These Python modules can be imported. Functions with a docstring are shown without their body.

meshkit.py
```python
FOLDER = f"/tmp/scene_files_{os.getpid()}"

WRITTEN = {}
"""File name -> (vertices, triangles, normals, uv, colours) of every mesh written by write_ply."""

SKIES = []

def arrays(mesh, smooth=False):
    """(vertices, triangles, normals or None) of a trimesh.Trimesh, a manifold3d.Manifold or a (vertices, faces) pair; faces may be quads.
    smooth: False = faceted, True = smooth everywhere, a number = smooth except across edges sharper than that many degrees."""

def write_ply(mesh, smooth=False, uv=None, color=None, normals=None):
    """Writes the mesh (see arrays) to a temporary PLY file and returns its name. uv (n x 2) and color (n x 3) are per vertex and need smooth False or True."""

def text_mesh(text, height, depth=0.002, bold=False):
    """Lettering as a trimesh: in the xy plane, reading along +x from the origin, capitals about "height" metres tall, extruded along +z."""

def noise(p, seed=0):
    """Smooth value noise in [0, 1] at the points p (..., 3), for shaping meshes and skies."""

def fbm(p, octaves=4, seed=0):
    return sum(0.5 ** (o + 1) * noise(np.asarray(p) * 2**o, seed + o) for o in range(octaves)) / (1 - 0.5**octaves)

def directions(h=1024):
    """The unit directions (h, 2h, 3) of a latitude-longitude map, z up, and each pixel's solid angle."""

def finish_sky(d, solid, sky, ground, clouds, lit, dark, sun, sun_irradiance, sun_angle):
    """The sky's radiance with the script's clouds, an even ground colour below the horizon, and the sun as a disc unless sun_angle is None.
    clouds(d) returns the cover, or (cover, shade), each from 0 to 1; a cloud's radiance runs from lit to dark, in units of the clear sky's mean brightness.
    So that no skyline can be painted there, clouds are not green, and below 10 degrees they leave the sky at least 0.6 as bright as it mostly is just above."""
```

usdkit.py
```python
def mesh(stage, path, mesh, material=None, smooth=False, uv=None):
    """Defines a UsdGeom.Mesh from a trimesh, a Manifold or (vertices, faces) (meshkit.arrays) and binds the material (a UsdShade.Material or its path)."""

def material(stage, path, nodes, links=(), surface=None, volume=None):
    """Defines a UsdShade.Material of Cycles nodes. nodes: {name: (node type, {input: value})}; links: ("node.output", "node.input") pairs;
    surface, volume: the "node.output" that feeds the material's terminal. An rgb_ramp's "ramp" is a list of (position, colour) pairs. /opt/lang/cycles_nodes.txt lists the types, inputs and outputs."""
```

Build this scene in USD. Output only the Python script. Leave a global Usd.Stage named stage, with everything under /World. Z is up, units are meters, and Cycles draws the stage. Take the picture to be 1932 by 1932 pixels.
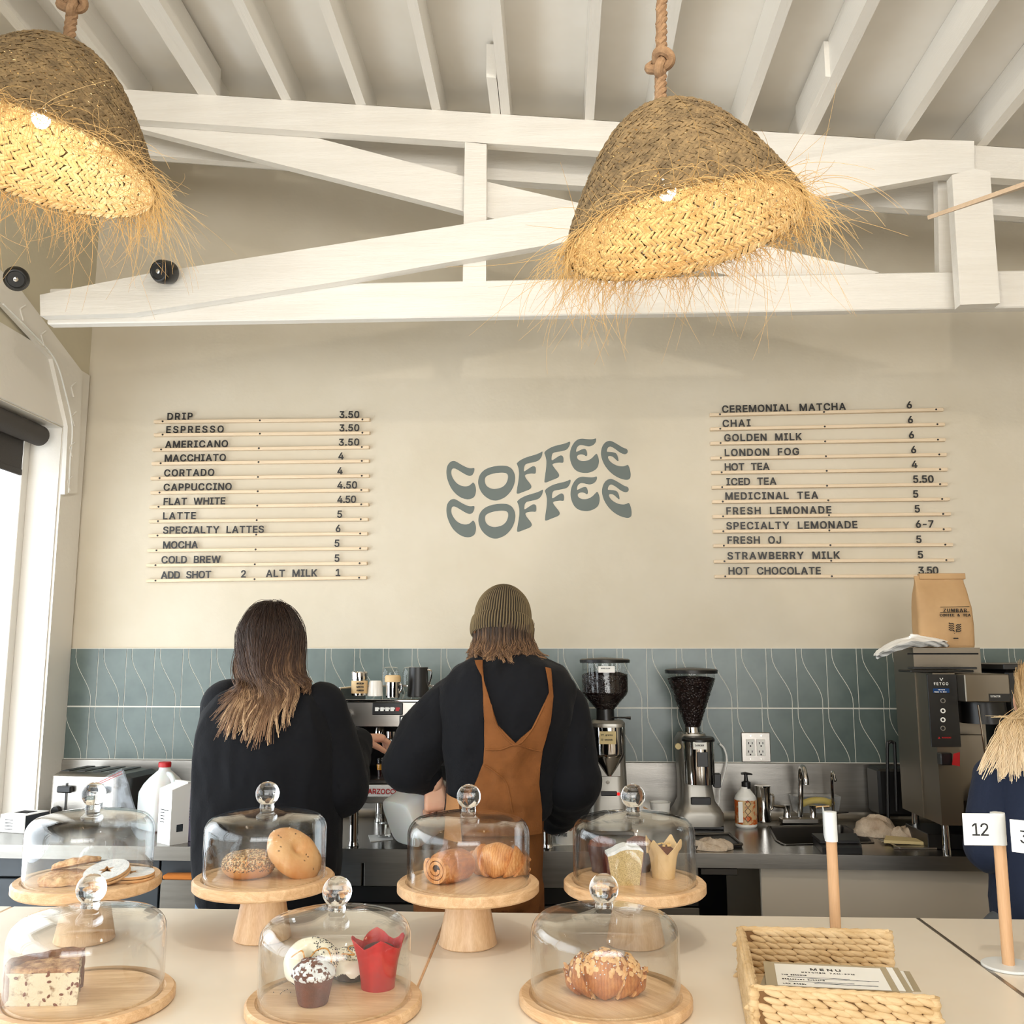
import math, random
import numpy as np, trimesh, manifold3d, usdkit, meshkit
from shapely.geometry import Polygon, LineString, Point, box as sbox
from shapely.ops import split as ssplit, unary_union
from pxr import Usd, UsdGeom, UsdLux, UsdShade, Gf, Sdf, Vt

stage = Usd.Stage.CreateInMemory()
UsdGeom.Xform.Define(stage, '/World'); UsdGeom.Scope.Define(stage, '/World/Looks')
# ---------------------------------------------------------------- camera
PITCH, YAW, EYE, FPX = math.radians(8.6), math.radians(2.75), 1.55, 1785.0
cam = UsdGeom.Camera.Define(stage, '/World/Camera')
cam.CreateHorizontalApertureAttr(36.0); cam.CreateVerticalApertureAttr(36.0)
cam.CreateFocalLengthAttr(36.0 * FPX / 1932); cam.CreateClippingRangeAttr(Gf.Vec2f(0.05, 200))
cam.CreateExposureAttr(-0.98)
fw = np.array([-math.sin(YAW) * math.cos(PITCH), math.cos(YAW) * math.cos(PITCH), math.sin(PITCH)])
rt = np.array([math.cos(YAW), math.sin(YAW), 0.0]); up = np.cross(rt, fw); EYEP = np.array([0, 0, EYE])
m = np.eye(4); m[0, :3], m[1, :3], m[2, :3], m[3, :3] = rt, up, -fw, EYEP
UsdGeom.Xformable(cam).AddTransformOp().Set(Gf.Matrix4d(*m.ravel().tolist()))
# ---------------------------------------------------------------- daylight
dome = UsdLux.DomeLight.Define(stage, '/World/Sky'); dome.CreateIntensityAttr(1.6); dome.CreateColorAttr(Gf.Vec3f(.90, .96, 1.0))
def window_light(name, centre, size, rot, power, col):
    l = UsdLux.RectLight.Define(stage, '/World/' + name); l.CreateWidthAttr(size[0]); l.CreateHeightAttr(size[1])
    l.CreateIntensityAttr(power); l.CreateColorAttr(Gf.Vec3f(*col)); x = UsdGeom.Xformable(l)
    x.AddTranslateOp().Set(Gf.Vec3d(*centre)); x.AddRotateXYZOp().Set(Gf.Vec3f(*rot))
window_light('DaylightSide', (-2.75, 1.35, 1.35), (4.4, 2.3), (90, 0, -90), 4.4, (.84, .93, 1.0))
window_light('DaylightFront', (0.2, -4.75, 1.9), (5.0, 2.6), (124, 0, 0), 13.5, (1.0, .97, .92))

def lamp_light(name, pos, rad, power, col):
    l = UsdLux.SphereLight.Define(stage, '/World/' + name); l.CreateRadiusAttr(rad); l.CreateIntensityAttr(power); l.CreateColorAttr(Gf.Vec3f(*col)); UsdGeom.Xformable(l).AddTranslateOp().Set(Gf.Vec3d(*pos))
lamp_light('CeilingLampLight', (.25, .95, 3.22), .04, 1300.0, (1.0, .93, .82))
# ---------------------------------------------------------------- helpers: points
def ray(px, py): return fw + rt * (px - 966) / FPX - up * (py - 966) / FPX
def at(px, py, Y): r = ray(px, py); return EYEP + r * (Y / r[1])
def atz(px, py, z): r = ray(px, py); return EYEP + r * ((z - EYE) / r[2])
def atx(px, py, x): r = ray(px, py); return EYEP + r * (x / r[0])
# ---------------------------------------------------------------- helpers: prims
USED = {}
def numbered(parent, name):
    k = USED.get((parent, name), 0); USED[(parent, name)] = k + 1
    return f'{parent}/{name}' + (f'_{k:03d}' if k else '')
def tag(p, label=None, cat=None, group=None, kind=None):
    for k, v in (('label', label), ('category', cat), ('group', group), ('kind', kind)):
        if v: p.SetCustomDataByKey(k, v)
    return p
def thing(name, label, cat, loc=(0, 0, 0), rz=0.0, group=None, kind=None):
    x = UsdGeom.Xform.Define(stage, numbered('/World', name))
    x.AddTranslateOp().Set(Gf.Vec3d(*map(float, loc)))
    if rz: x.AddRotateZOp().Set(float(rz))
    return tag(x.GetPrim(), label, cat, group, kind)
ORIGIN = {}
def obj(name, mesh, mat, parent=None, smooth=35, label=None, kind=None):
    """one Mesh prim; under a thing its points are given in the thing's own frame"""
    root = str(parent.GetPath()) if parent else '/World'
    return tag(usdkit.mesh(stage, numbered(root, name), mesh, L[mat] if isinstance(mat, str) else mat, smooth).GetPrim(), label, kind=kind)
def solo(name, mesh, mat, label, cat, group=None, smooth=35, kind=None):
    p = obj(name, mesh, mat, None, smooth); return tag(p, label, cat, group, kind)
def struct(name, mesh, mat, label=None, smooth=35):
    return tag(obj(name, mesh, mat, None, smooth), label, None, None, 'structure')
def dup(root, loc, rz, label, group=None, rot=None):
    was = root.GetCustomData(); x = UsdGeom.Xform.Define(stage, numbered('/World', root.GetName()))
    x.GetPrim().GetReferences().AddInternalReference(root.GetPath())
    x.ClearXformOpOrder(); x.AddTranslateOp(opSuffix='c').Set(Gf.Vec3d(*map(float, loc)))
    if rot is not None: x.AddRotateXYZOp(opSuffix='c').Set(Gf.Vec3f(*rot))
    elif rz: x.AddRotateZOp(opSuffix='c').Set(float(rz))
    x.GetPrim().SetInstanceable(True)
    return tag(x.GetPrim(), label, was['category'], group or was.get('group'))
def curves(name, strands, width, mat, parent=None, kind='stuff', label=None, taper=False):
    root = str(parent.GetPath()) if parent else '/World'
    c = UsdGeom.BasisCurves.Define(stage, numbered(root, name)); c.CreateTypeAttr('linear')
    c.CreateCurveVertexCountsAttr(Vt.IntArray([len(s) for s in strands]))
    c.CreatePointsAttr(Vt.Vec3fArray.FromNumpy(np.vstack(strands).astype(np.float32)))
    if taper:
        w = np.concatenate([width * np.linspace(1, .35, len(s)) for s in strands])
        c.CreateWidthsAttr(Vt.FloatArray.FromNumpy(w.astype(np.float32))); c.SetWidthsInterpolation('vertex')
    else:
        c.CreateWidthsAttr(Vt.FloatArray([float(width)])); c.SetWidthsInterpolation('constant')
    UsdShade.MaterialBindingAPI.Apply(c.GetPrim()).Bind(L[mat])
    return tag(c.GetPrim(), label, kind=kind)
# ---------------------------------------------------------------- helpers: shapes
cat_ = trimesh.util.concatenate
def T(m, t=(0, 0, 0), r=None, s=None):
    m = m.copy()
    if s is not None: m.apply_scale(s)
    if r is not None: m.apply_transform(trimesh.transformations.euler_matrix(*np.radians(r)))
    m.apply_translation(t); return m
def man(m): return manifold3d.Manifold(manifold3d.Mesh(np.asarray(m.vertices, np.float32), np.asarray(m.faces, np.uint32)))
def tri(M):
    k = M.to_mesh(); return trimesh.Trimesh(k.vert_properties[:, :3], k.tri_verts, process=False)
def hullpts(p): return trimesh.Trimesh(np.asarray(p, float)).convex_hull if False else trimesh.convex.convex_hull(np.asarray(p, float))
def box(x0, x1, y0, y1, z0, z1, b=0.002):
    b = min(b, .45 * min(x1 - x0, y1 - y0, z1 - z0))
    if b <= 0: return T(trimesh.creation.box((x1 - x0, y1 - y0, z1 - z0)), ((x0 + x1) / 2, (y0 + y1) / 2, (z0 + z1) / 2))
    P = []
    for x, sx in ((x0, 1), (x1, -1)):
        for y, sy in ((y0, 1), (y1, -1)):
            for z, sz in ((z0, 1), (z1, -1)):
                P += [(x + sx * b, y + sy * b, z), (x + sx * b, y, z + sz * b), (x, y + sy * b, z + sz * b)]
    return hullpts(P)
def rbox(x0, x1, y0, y1, z0, z1, r, n=3):
    P = []
    for i in range(n + 1):
        for j in range(4 * n):
            t, p = i / n * math.pi - math.pi / 2, j / (4 * n) * 2 * math.pi
            d = np.array([math.cos(t) * math.cos(p), math.cos(t) * math.sin(p), math.sin(t)])
            for x in (x0 + r, x1 - r):
                for y in (y0 + r, y1 - r):
                    for z in (z0 + r, z1 - r): P.append(np.array([x, y, z]) + d * r)
    return hullpts(P)
def lathe(prof, n=48, at_=(0, 0, 0)):
    m = trimesh.creation.revolve(np.asarray(prof, float), sections=n); m.apply_translation(at_); return m
def spline(P, n=8, closed=False):
    P = np.asarray(P, float); N = len(P); out = []
    for i in range(N if closed else N - 1):
        a, b, c, d = (P[(i + k) % N] if closed else P[min(max(i + k, 0), N - 1)] for k in (-1, 0, 1, 2))
        for t in np.arange(n) / n:
            out.append(.5 * (2 * b + (c - a) * t + (2 * a - 5 * b + 4 * c - d) * t * t + (3 * b - a - 3 * c + d) * t ** 3))
    if not closed: out.append(P[-1])
    return np.array(out)
def tube(path, r, n=10, cap=True):
    P = np.asarray(path, float); N = len(P); R = np.broadcast_to(np.asarray(r, float), (N,))
    tg = np.gradient(P, axis=0); tg /= np.maximum(np.linalg.norm(tg, axis=1, keepdims=True), 1e-9)
    u = np.cross(tg[0], [0, 0, 1.0]); u = np.array([1.0, 0, 0]) if np.linalg.norm(u) < 1e-3 else u / np.linalg.norm(u)
    V = []
    for i in range(N):
        u = u - tg[i] * (u @ tg[i]); u /= np.linalg.norm(u); w = np.cross(tg[i], u)
        a = np.arange(n) / n * 2 * np.pi
        V.append(P[i] + R[i] * (np.cos(a)[:, None] * u + np.sin(a)[:, None] * w))
    V = np.vstack(V); F = []
    for i in range(N - 1):
        for j in range(n):
            a, b = i * n + j, i * n + (j + 1) % n
            F += [(a, b, b + n), (a, b + n, a + n)]
    if cap:
        V = np.vstack([V, P[0], P[-1]]); c0, c1 = N * n, N * n + 1
        for j in range(n):
            F += [(c0, (j + 1) % n, j), (c1, (N - 1) * n + j, (N - 1) * n + (j + 1) % n)]
    return trimesh.Trimesh(V, F, process=False)
def extr(poly, h):
    """polygon (shapely or points) in xy -> prism z 0..h"""
    if not hasattr(poly, 'geom_type'): poly = Polygon(poly)
    if not poly.is_valid: poly = poly.buffer(0)
    return cat_([trimesh.creation.extrude_polygon(g, h, engine='earcut') for g in getattr(poly, 'geoms', [poly])])
def stand(m):
    """a prism made in xy -> upright: x, z with its thickness running towards -y (towards the room)"""
    m = m.copy(); v = m.vertices.copy(); m.vertices = np.stack([v[:, 0], -v[:, 2], v[:, 1]], 1); return m
def xzprism(pts, y0, y1):
    """polygon of (x, z) points, solid between y0 (nearer) and y1"""
    m = stand(extr(Polygon(pts), y1 - y0)); m.apply_translation((0, y1, 0)); return m
def loft(rings, cap=True):
    n = len(rings[0]); V = np.vstack(rings); F = []
    for i in range(len(rings) - 1):
        for j in range(n):
            a, b = i * n + j, i * n + (j + 1) % n
            F += [(a, b, b + n), (a, b + n, a + n)]
    if cap:
        V = np.vstack([V, np.mean(rings[0], 0), np.mean(rings[-1], 0)]); c0, c1, e = len(V) - 2, len(V) - 1, (len(rings) - 1) * n
        for j in range(n): F += [(c0, (j + 1) % n, j), (c1, e + j, e + (j + 1) % n)]
    return trimesh.Trimesh(V, F, process=False)
def sellipse(cx, cy, z, a, b, p=2.5, n=48):
    t = np.arange(n) / n * 2 * np.pi; c, s = np.cos(t), np.sin(t)
    return np.stack([cx + a * np.sign(c) * np.abs(c) ** (2 / p), cy + b * np.sign(s) * np.abs(s) ** (2 / p), np.full(n, z)], 1)
def ball(c, r, s=(1, 1, 1), n=2):
    m = trimesh.creation.icosphere(n, 1.0); m.apply_scale(np.asarray(s) * r); m.apply_translation(c); return m
def bump_mesh(m, amp, scale, seed=0, octaves=3):
    m = m.copy(); n = m.vertex_normals
    m.vertices = m.vertices + n * ((meshkit.fbm(m.vertices * scale + 50, octaves, seed) - .5) * 2 * amp)[:, None]; return m
def limb(pts, radii, n=2):
    """hull chain of spheres as one manifold"""
    out = None
    for (a, ra), (b, rb) in zip(list(zip(pts, radii))[:-1], list(zip(pts, radii))[1:]):
        h = manifold3d.Manifold.batch_hull([man(ball(a, ra, n=n)), man(ball(b, rb, n=n))]); out = h if out is None else out + h
    return out
def soft(M, edge, it=10):
    m = tri(M.refine_to_length(edge)); m.merge_vertices(); m.update_faces(m.nondegenerate_faces()); m.remove_unreferenced_vertices(); trimesh.smoothing.filter_taubin(m, lamb=.5, nu=.52, iterations=it); return m
GLY = {}
def text(s, h, width=None, depth=.002, gap=.28, bold=True, space=.75):
    """letters set one by one, reading along +x from 0, baseline y = 0; spaced out to the given width"""
    G, x = [], []
    for ch in s:
        if ch == ' ': G.append(None); x.append(space * h); continue
        if (ch, bold) not in GLY: GLY[ch, bold] = meshkit.text_mesh(ch, 1.0, 1.0, bold)
        g = GLY[ch, bold].copy(); g.apply_scale((h, h, depth)); b = g.bounds; g.apply_translation((-b[0][0], 0, 0)); G.append(g); x.append(b[1][0] - b[0][0])
    n = len(s); tot = sum(x); g_ = gap * h; sc = 1.0
    if width:
        g_ = (width - tot) / max(n - 1, 1)
        if g_ < .08 * h and n > 1: sc = width / (tot + .08 * h * (n - 1)); g_ = .08 * h * sc
        if g_ > .5 * h: g_ = .5 * h
    out, p = [], 0.0
    for g, w in zip(G, x):
        if g is not None:
            g.apply_scale((sc, 1, 1)); g.apply_translation((p, 0, 0)); out.append(g)
        p += w * sc + g_
    return cat_(out)
def wallframe(m, o, xdir, ydir):
    """move a flat mesh made in xy onto a surface: origin o, reading along xdir, up along ydir"""
    x = np.asarray(xdir, float); x /= np.linalg.norm(x); y = np.asarray(ydir, float); y -= x * (x @ y); y /= np.linalg.norm(y); z = np.cross(x, y)
    m = m.copy(); v = m.vertices; m.vertices = np.asarray(o, float) + v[:, :1] * x + v[:, 1:2] * y + v[:, 2:] * z; return m
def sign(s, h, o, width=None, xd=(1, 0, 0), yd=(0, 0, 1), depth=.0008, **k): return wallframe(text(s, h, width, depth, **k), o, xd, yd)
# ---------------------------------------------------------------- materials
def lin(c): c = np.asarray(c, float) / 255; return tuple(np.where(c <= .04045, c / 12.92, ((c + .055) / 1.055) ** 2.4))
L = {}
def M(name, col, rough=.5, metal=0.0, col2=None, scale=8.0, bump=0.0, bscale=60.0, stretch=(1, 1, 1), ramp=(.35, .65), detail=4.0, **pb):
    nd = {'p': ('principled_bsdf', dict(base_color=lin(col), roughness=rough, metallic=metal, **pb))}; lk = []
    if col2 is not None or bump:
        nd['g'] = ('texture_coordinate', {}); nd['m'] = ('mapping', {'scale': stretch}); lk.append(('g.object', 'm.vector'))
    if col2 is not None:
        nd['n'] = ('noise_texture', {'scale': scale, 'detail': detail, 'roughness': .6}); nd['r'] = ('rgb_ramp', {'ramp': [(ramp[0], lin(col)), (ramp[1], lin(col2))]})
        lk += [('m.vector', 'n.vector'), ('n.fac', 'r.fac'), ('r.color', 'p.base_color')]
    if bump:
        nd['bn'] = ('noise_texture', {'scale': bscale, 'detail': 5.0, 'roughness': .6}); nd['b'] = ('bump', {'strength': min(bump, 1.0), 'distance': .004})
        lk += [('m.vector', 'bn.vector'), ('bn.fac', 'b.height'), ('b.normal', 'p.normal')]
    L[name] = usdkit.material(stage, '/World/Looks/' + name, nd, lk, surface='p.BSDF')
def wood(name, a, b, axis='x', scale=14.0, rough=.5, piece=0.0):
    st = {'x': (.5, 7, 7), 'y': (7, .5, 7), 'z': (7, 7, .5)}[axis]
    nd = {'g': ('texture_coordinate', {}), 'm': ('mapping', {'scale': st}), 'n': ('noise_texture', {'scale': scale * .35, 'detail': 3.0, 'distortion': 1.2}),
          'w': ('noise_texture', {'scale': scale * 4, 'detail': 4.0}), 'x': ('mix_float', {'fac': .35}), 'r': ('rgb_ramp', {'ramp': [(.28, lin(a)), (.5, lin((np.array(a) + np.array(b)) / 2)), (.72, lin(b))]}),
          'p': ('principled_bsdf', {'roughness': rough}), 'b': ('bump', {'strength': .12, 'distance': .002})}
    lk = [('g.object', 'm.vector'), ('m.vector', 'n.vector'), ('m.vector', 'w.vector'), ('n.fac', 'x.a'), ('w.fac', 'x.b'), ('x.value' if False else 'x.result', 'r.fac'), ('r.color', 'p.base_color'), ('x.result', 'b.height'), ('b.normal', 'p.normal')]
    L[name] = usdkit.material(stage, '/World/Looks/' + name, nd, lk, surface='p.BSDF')
M('wall_paint', (203, 192, 171), .7, bump=.5, bscale=9, col2=(209, 199, 180), scale=2.0)
M('olive_paint', (205, 196, 172), .75, bump=.25, bscale=26)
M('white_paint', (230, 225, 216), .45, bump=.22, bscale=40, stretch=(1, 1, 1))
M('beam_paint', (229, 224, 215), .42, bump=.4, bscale=22, stretch=(.5, 5, 6), col2=(223, 217, 207), scale=5)
M('rafter_paint', (229, 224, 215), .45, bump=.3, bscale=22, stretch=(6, .5, 6))
M('deck_paint', (232, 227, 218), .5, bump=.25, bscale=14, col2=(226, 220, 209), scale=3)
M('tile_glaze', (102, 115, 111), .3, col2=(86, 100, 97), scale=9, bump=.08, bscale=30, ramp=(.3, .7))
M('grout', (222, 220, 210), .8)
M('steel', (176, 170, 162), .3, 1.0, bump=.06, bscale=50, stretch=(.5, 1, 14))
M('steel_top', (140, 136, 130), .22, 1.0, bump=.05, bscale=40, stretch=(.6, 14, 1))
M('steel_dark', (104, 100, 95), .32, 1.0, bump=.05, bscale=50, stretch=(1, 1, 10))
M('chrome', (205, 203, 200), .08, 1.0)
M('black_plastic', (22, 21, 21), .35)
M('black_metal', (26, 25, 25), .4)
M('black_matte', (15, 14, 14), .8)
M('slate_front', (62, 68, 74), .38, col2=(50, 56, 62), scale=5)
M('laminate', (238, 228, 212), .34, col2=(234, 222, 204), scale=3.0, bump=.03, bscale=20)
M('apron_panel', (190, 180, 164), .6, bump=.05)
M('floor_concrete', (168, 162, 154), .5, col2=(150, 144, 136), scale=3)
M('white_plastic', (236, 236, 232), .35)
M('white_ceramic', (238, 234, 226), .15)
M('paper_white', (240, 239, 234), .7)
M('ink', (24, 23, 24), .6)
M('letter_black', (26, 24, 24), .45)
M('logo_paint', (98, 106, 101), .6)
M('red_paint', (176, 22, 28), .4)
M('shade_fabric', (74, 70, 67), .85, bump=.5, bscale=220)
wood('maple', (216, 176, 128), (238, 206, 164), 'x')
wood('plate_wood', (190, 146, 102), (236, 204, 164), 'x', 20, .42)
wood('foot_wood', (196, 154, 112), (234, 204, 166), 'z', 16, .45)
wood('slat_wood', (214, 190, 158), (232, 212, 184), 'x', 10, .55)
wood('dowel_wood', (200, 154, 112), (222, 184, 144), 'z', 16, .5)
wood('blade_wood', (176, 150, 120), (200, 174, 144), 'x', 10, .4)
def pastry(name, a, b, c, freq, k=.74):
    nd = {'g': ('texture_coordinate', {}), 'w': ('wave_texture', {'scale': freq, 'distortion': 5.0, 'detail': 3.0, 'detail_scale': 1.5}), 'n': ('noise_texture', {'scale': 34.0, 'detail': 4.0}), 'x': ('mix_float', {'fac': k}), 'f': ('noise_texture', {'scale': 240.0, 'detail': 3.0}), 'h': ('mix_float', {'fac': .4}),
          'r': ('rgb_ramp', {'ramp': [(.28, lin(a)), (.5, lin(b)), (.72, lin(c))]}), 'p': ('principled_bsdf', {'roughness': .42}), 'b': ('bump', {'strength': .7, 'distance': .0035})}
    lk = [('g.object', 'w.vector'), ('g.object', 'n.vector'), ('g.object', 'f.vector'), ('w.fac', 'x.a'), ('n.fac', 'x.b'), ('x.result', 'r.fac'), ('r.color', 'p.base_color'), ('x.result', 'h.a'), ('f.fac', 'h.b'), ('h.result', 'b.height'), ('b.normal', 'p.normal')]
    L[name] = usdkit.material(stage, '/World/Looks/' + name, nd, lk, surface='p.BSDF')
def pane(name, tint=(1, 1, 1), ior=1.45, rough=.0, body=0.0, bodycol=(255, 255, 255)):
    nd = {'t': ('transparent_bsdf', {'color': tint}), 'g': ('glossy_bsdf', {'color': (1, 1, 1), 'roughness': rough}), 'f': ('layer_weight', {'blend': .5}), 'w': ('math', {'math_type': 'power', 'value2': 4.0}),
          'a': ('math', {'math_type': 'multiply_add', 'value2': .9, 'value3': ((ior - 1) / (ior + 1)) ** 2}), 'x': ('mix_closure', {})}
    lk = [('f.facing', 'w.value1'), ('w.value', 'a.value1'), ('a.value', 'x.fac'), ('t.BSDF', 'x.closure1'), ('g.BSDF', 'x.closure2')]; s = 'x.closure'
    if body:
        nd['d'] = ('diffuse_bsdf', {'color': lin(bodycol)}); nd['y'] = ('mix_closure', {'fac': body}); lk += [('x.closure', 'y.closure1'), ('d.BSDF', 'y.closure2')]; s = 'y.closure'
    L[name] = usdkit.material(stage, '/World/Looks/' + name, nd, lk, surface=s)
pane('dome_glass', (.985, .992, .99), 1.5)
pane('window_glass', (1, 1, 1), 1.3)
pane('clear_plastic', (.97, .98, .99), 1.4, .08, .10, (225, 232, 240))
pane('hopper_glass', (.93, .93, .92), 1.45)
M('solid_glass', (255, 255, 255), .0, transmission_weight=1.0, ior=1.45)
def glow(name, col, strength):
    L[name] = usdkit.material(stage, '/World/Looks/' + name, {'e': ('emission', {'color': lin(col), 'strength': strength})}, [], surface='e.emission')
# ---------------------------------------------------------------- the room
XL, XR, YW, YT = -2.094, 4.3, 4.0, 3.2
def zc(x): return 3.487 - .1003 * x                      # top of the sloping chord = underside of the rafters
w = thing('wall_back', 'cream stucco back wall', None, kind='structure')
obj('plaster', box(XL - .2, XR, YW + .012, YW + .2, 0, 4.2, 0), 'wall_paint', w)
obj('grout_bed', box(XL, XR, YW + .002, YW + .013, 1.117, 1.579, 0), 'grout', w)
def s_curve(x0, x1, z0, z1, n=14):
    t = np.linspace(0, 1, n); k = np.clip((t - .12) / .76, 0, 1); k = k * k * (3 - 2 * k); return np.stack([x0 + (x1 - x0) * k, z1 + (z0 - z1) * t], 1)
P_, g_ = .1226, .0016
for row, (z0, z1, off) in enumerate(((1.336, 1.578, 0.0), (1.119, 1.333, .8 * P_))):
    zb = z0 if row == 0 else z1 - .242
    for k in range(-1, 52):
        xs = -2.084 + k * P_ + off; xe = xs + P_
        c = s_curve(xs + .19 * P_, xs + .81 * P_, zb, z1)
        wide_l = Polygon([(xs, z1), *c, (xs, zb)]); wide_r = Polygon([(xe, z1), *c, (xe, zb)])
        clip = sbox(XL + .002, z0, 4.2, z1)
        for pg in (wide_l, wide_r):
            q = pg.intersection(clip).buffer(-g_)
            if q.is_empty or q.area < 2e-5 or q.geom_type != 'Polygon': continue
            m = stand(extr(q, .008)); m.apply_translation((0, YW + .008, 0)); obj('tile', m, 'tile_glaze', w, False)
wl = thing('wall_left', 'left wall with the tall window opening', None, kind='structure')
pts = [(3.82, 0), (4.1, 0), (4.1, 4.2), (-4.7, 4.2), (-4.7, 0), (-1.1, 0), (-1.1, 2.505), (3.82, 2.505)]
def yzprism(pts, x0, x1):
    m = extr(Polygon(pts), x1 - x0); v = m.vertices.copy(); m.vertices = np.stack([x0 + v[:, 2], v[:, 0], v[:, 1]], 1); m.fix_normals(); return m
obj('plaster', yzprism(pts, XL - .2, XL), 'olive_paint', wl)
obj('lower_panel', yzprism([(3.822, 0), (3.998, 0), (3.998, 2.786), (-4.4, 2.786), (-4.4, 2.507), (3.822, 2.507)], XL, XL + .012), 'white_paint', wl)
struct('wall_right', box(XR, XR + .15, -4.7, 4.2, 0, 4.2, 0), 'wall_paint', 'right wall')
wf = thing('wall_front', 'street wall with the wide glazed front', None, kind='structure')
obj('plaster', cat_([box(XL - .2, XR, -4.6, -4.45, 3.35, 4.2, 0), box(XL - .2, XR, -4.6, -4.45, 0, .5, 0), box(XL - .2, -1.95, -4.6, -4.45, .5, 3.35, 0), box(3.2, XR, -4.6, -4.45, .5, 3.35, 0)]), 'wall_paint', wf)
for x in (-.7, .55, 1.85): obj('mullion', box(x - .03, x + .03, -4.56, -4.48, .5, 3.35), 'black_metal', wf)
obj('transom', box(-1.95, 3.2, -4.56, -4.48, 2.42, 2.48), 'black_metal', wf)
struct('floor', box(XL - .2, XR, -4.7, 4.2, -.1, 0, 0), 'floor_concrete', 'grey floor')
c = thing('ceiling', 'white sloping plank ceiling on exposed rafters', None, kind='structure')
def slope_slab(x0, x1, y0, y1, dz, th):
    P = [(x, y, zc(x) + dz + t) for x in (x0, x1) for y in (y0, y1) for t in (0, th)]; return hullpts(P)
ys = [-4.7, -2.3, 0.02, 2.42, 3.43, 4.05]
for a, b in zip(ys[:-1], ys[1:]): obj('deck_panel', slope_slab(XL - .2, XR + .2, a + .0025, b - .0025, .14, .03), 'deck_paint', c)
obj('roof_backing', slope_slab(XL - .4, XR + .3, -4.8, 4.3, .172, .05), 'black_matte', c)
RX = [(131, .04), (232, .036), (384, .04), (540, .036), (681, .036), (823, .033), (954, .034), (1112, .033), (1233, .036), (1399, .033), (1526, .038), (1699, .033), (1852, .036)]
for px, wd in RX:
    x = at(px, 217 + (px - 960) * .061, YT)[0]
    obj('rafter', hullpts([(x + s * wd / 2, y, zc(x) + .001 + h) for s in (-1, 1) for y in (-4.5, 3.40) for h in (0, .139)]), 'rafter_paint', c)
for i in range(1, 6):
    x = at(1852, 270, YT)[0] + .3 * i; obj('rafter', hullpts([(x + s * .018, y, zc(x) + .001 + h) for s in (-1, 1) for y in (-4.5, 3.40) for h in (0, .139)]), 'rafter_paint', c)
for px0, px1, y0 in ((393, 409, 2.62), (926, 944, 2.98), (1504, 1516, 2.86)):
    xa, xb = at(px0, 180, YT)[0] - .0, at(px1, 180, YT)[0]
    ya = y0; obj('sister_block', hullpts([(x, y, zc(x) + .001 + h) for x in (xa, xb) for y in (ya, YT + .03) for h in (0, .125)]), 'rafter_paint', c)
# roof truss: painted timbers, each a part
t = thing('roof_truss', 'white painted timber roof truss under the sloping ceiling', None, kind='structure')
obj('tie_beam', box(-1.84, XR, YT, YT + .044, 2.735, 2.870, .004), 'beam_paint', t)
obj('top_chord', xzprism([(XL + .01, zc(XL) - .118), (XR, zc(XR) - .118), (XR, zc(XR)), (XL + .01, zc(XL))], YT, YT + .044), 'beam_paint', t)
def bar(pxs, Y0, th):
    return xzprism([(at(x, y, Y0)[0], at(x, y, Y0)[2]) for x, y in pxs], Y0, Y0 + th)
obj('rising_brace', bar([(76, 596), (75, 556), (280, 516), (850, 427), (1090, 386), (1480, 306), (1700, 268), (1740, 263), (1838, 266), (1838, 322), (1780, 330), (1530, 376), (850, 494), (640, 531), (250, 591)], YT - .042, .041), 'beam_paint', t)
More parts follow.
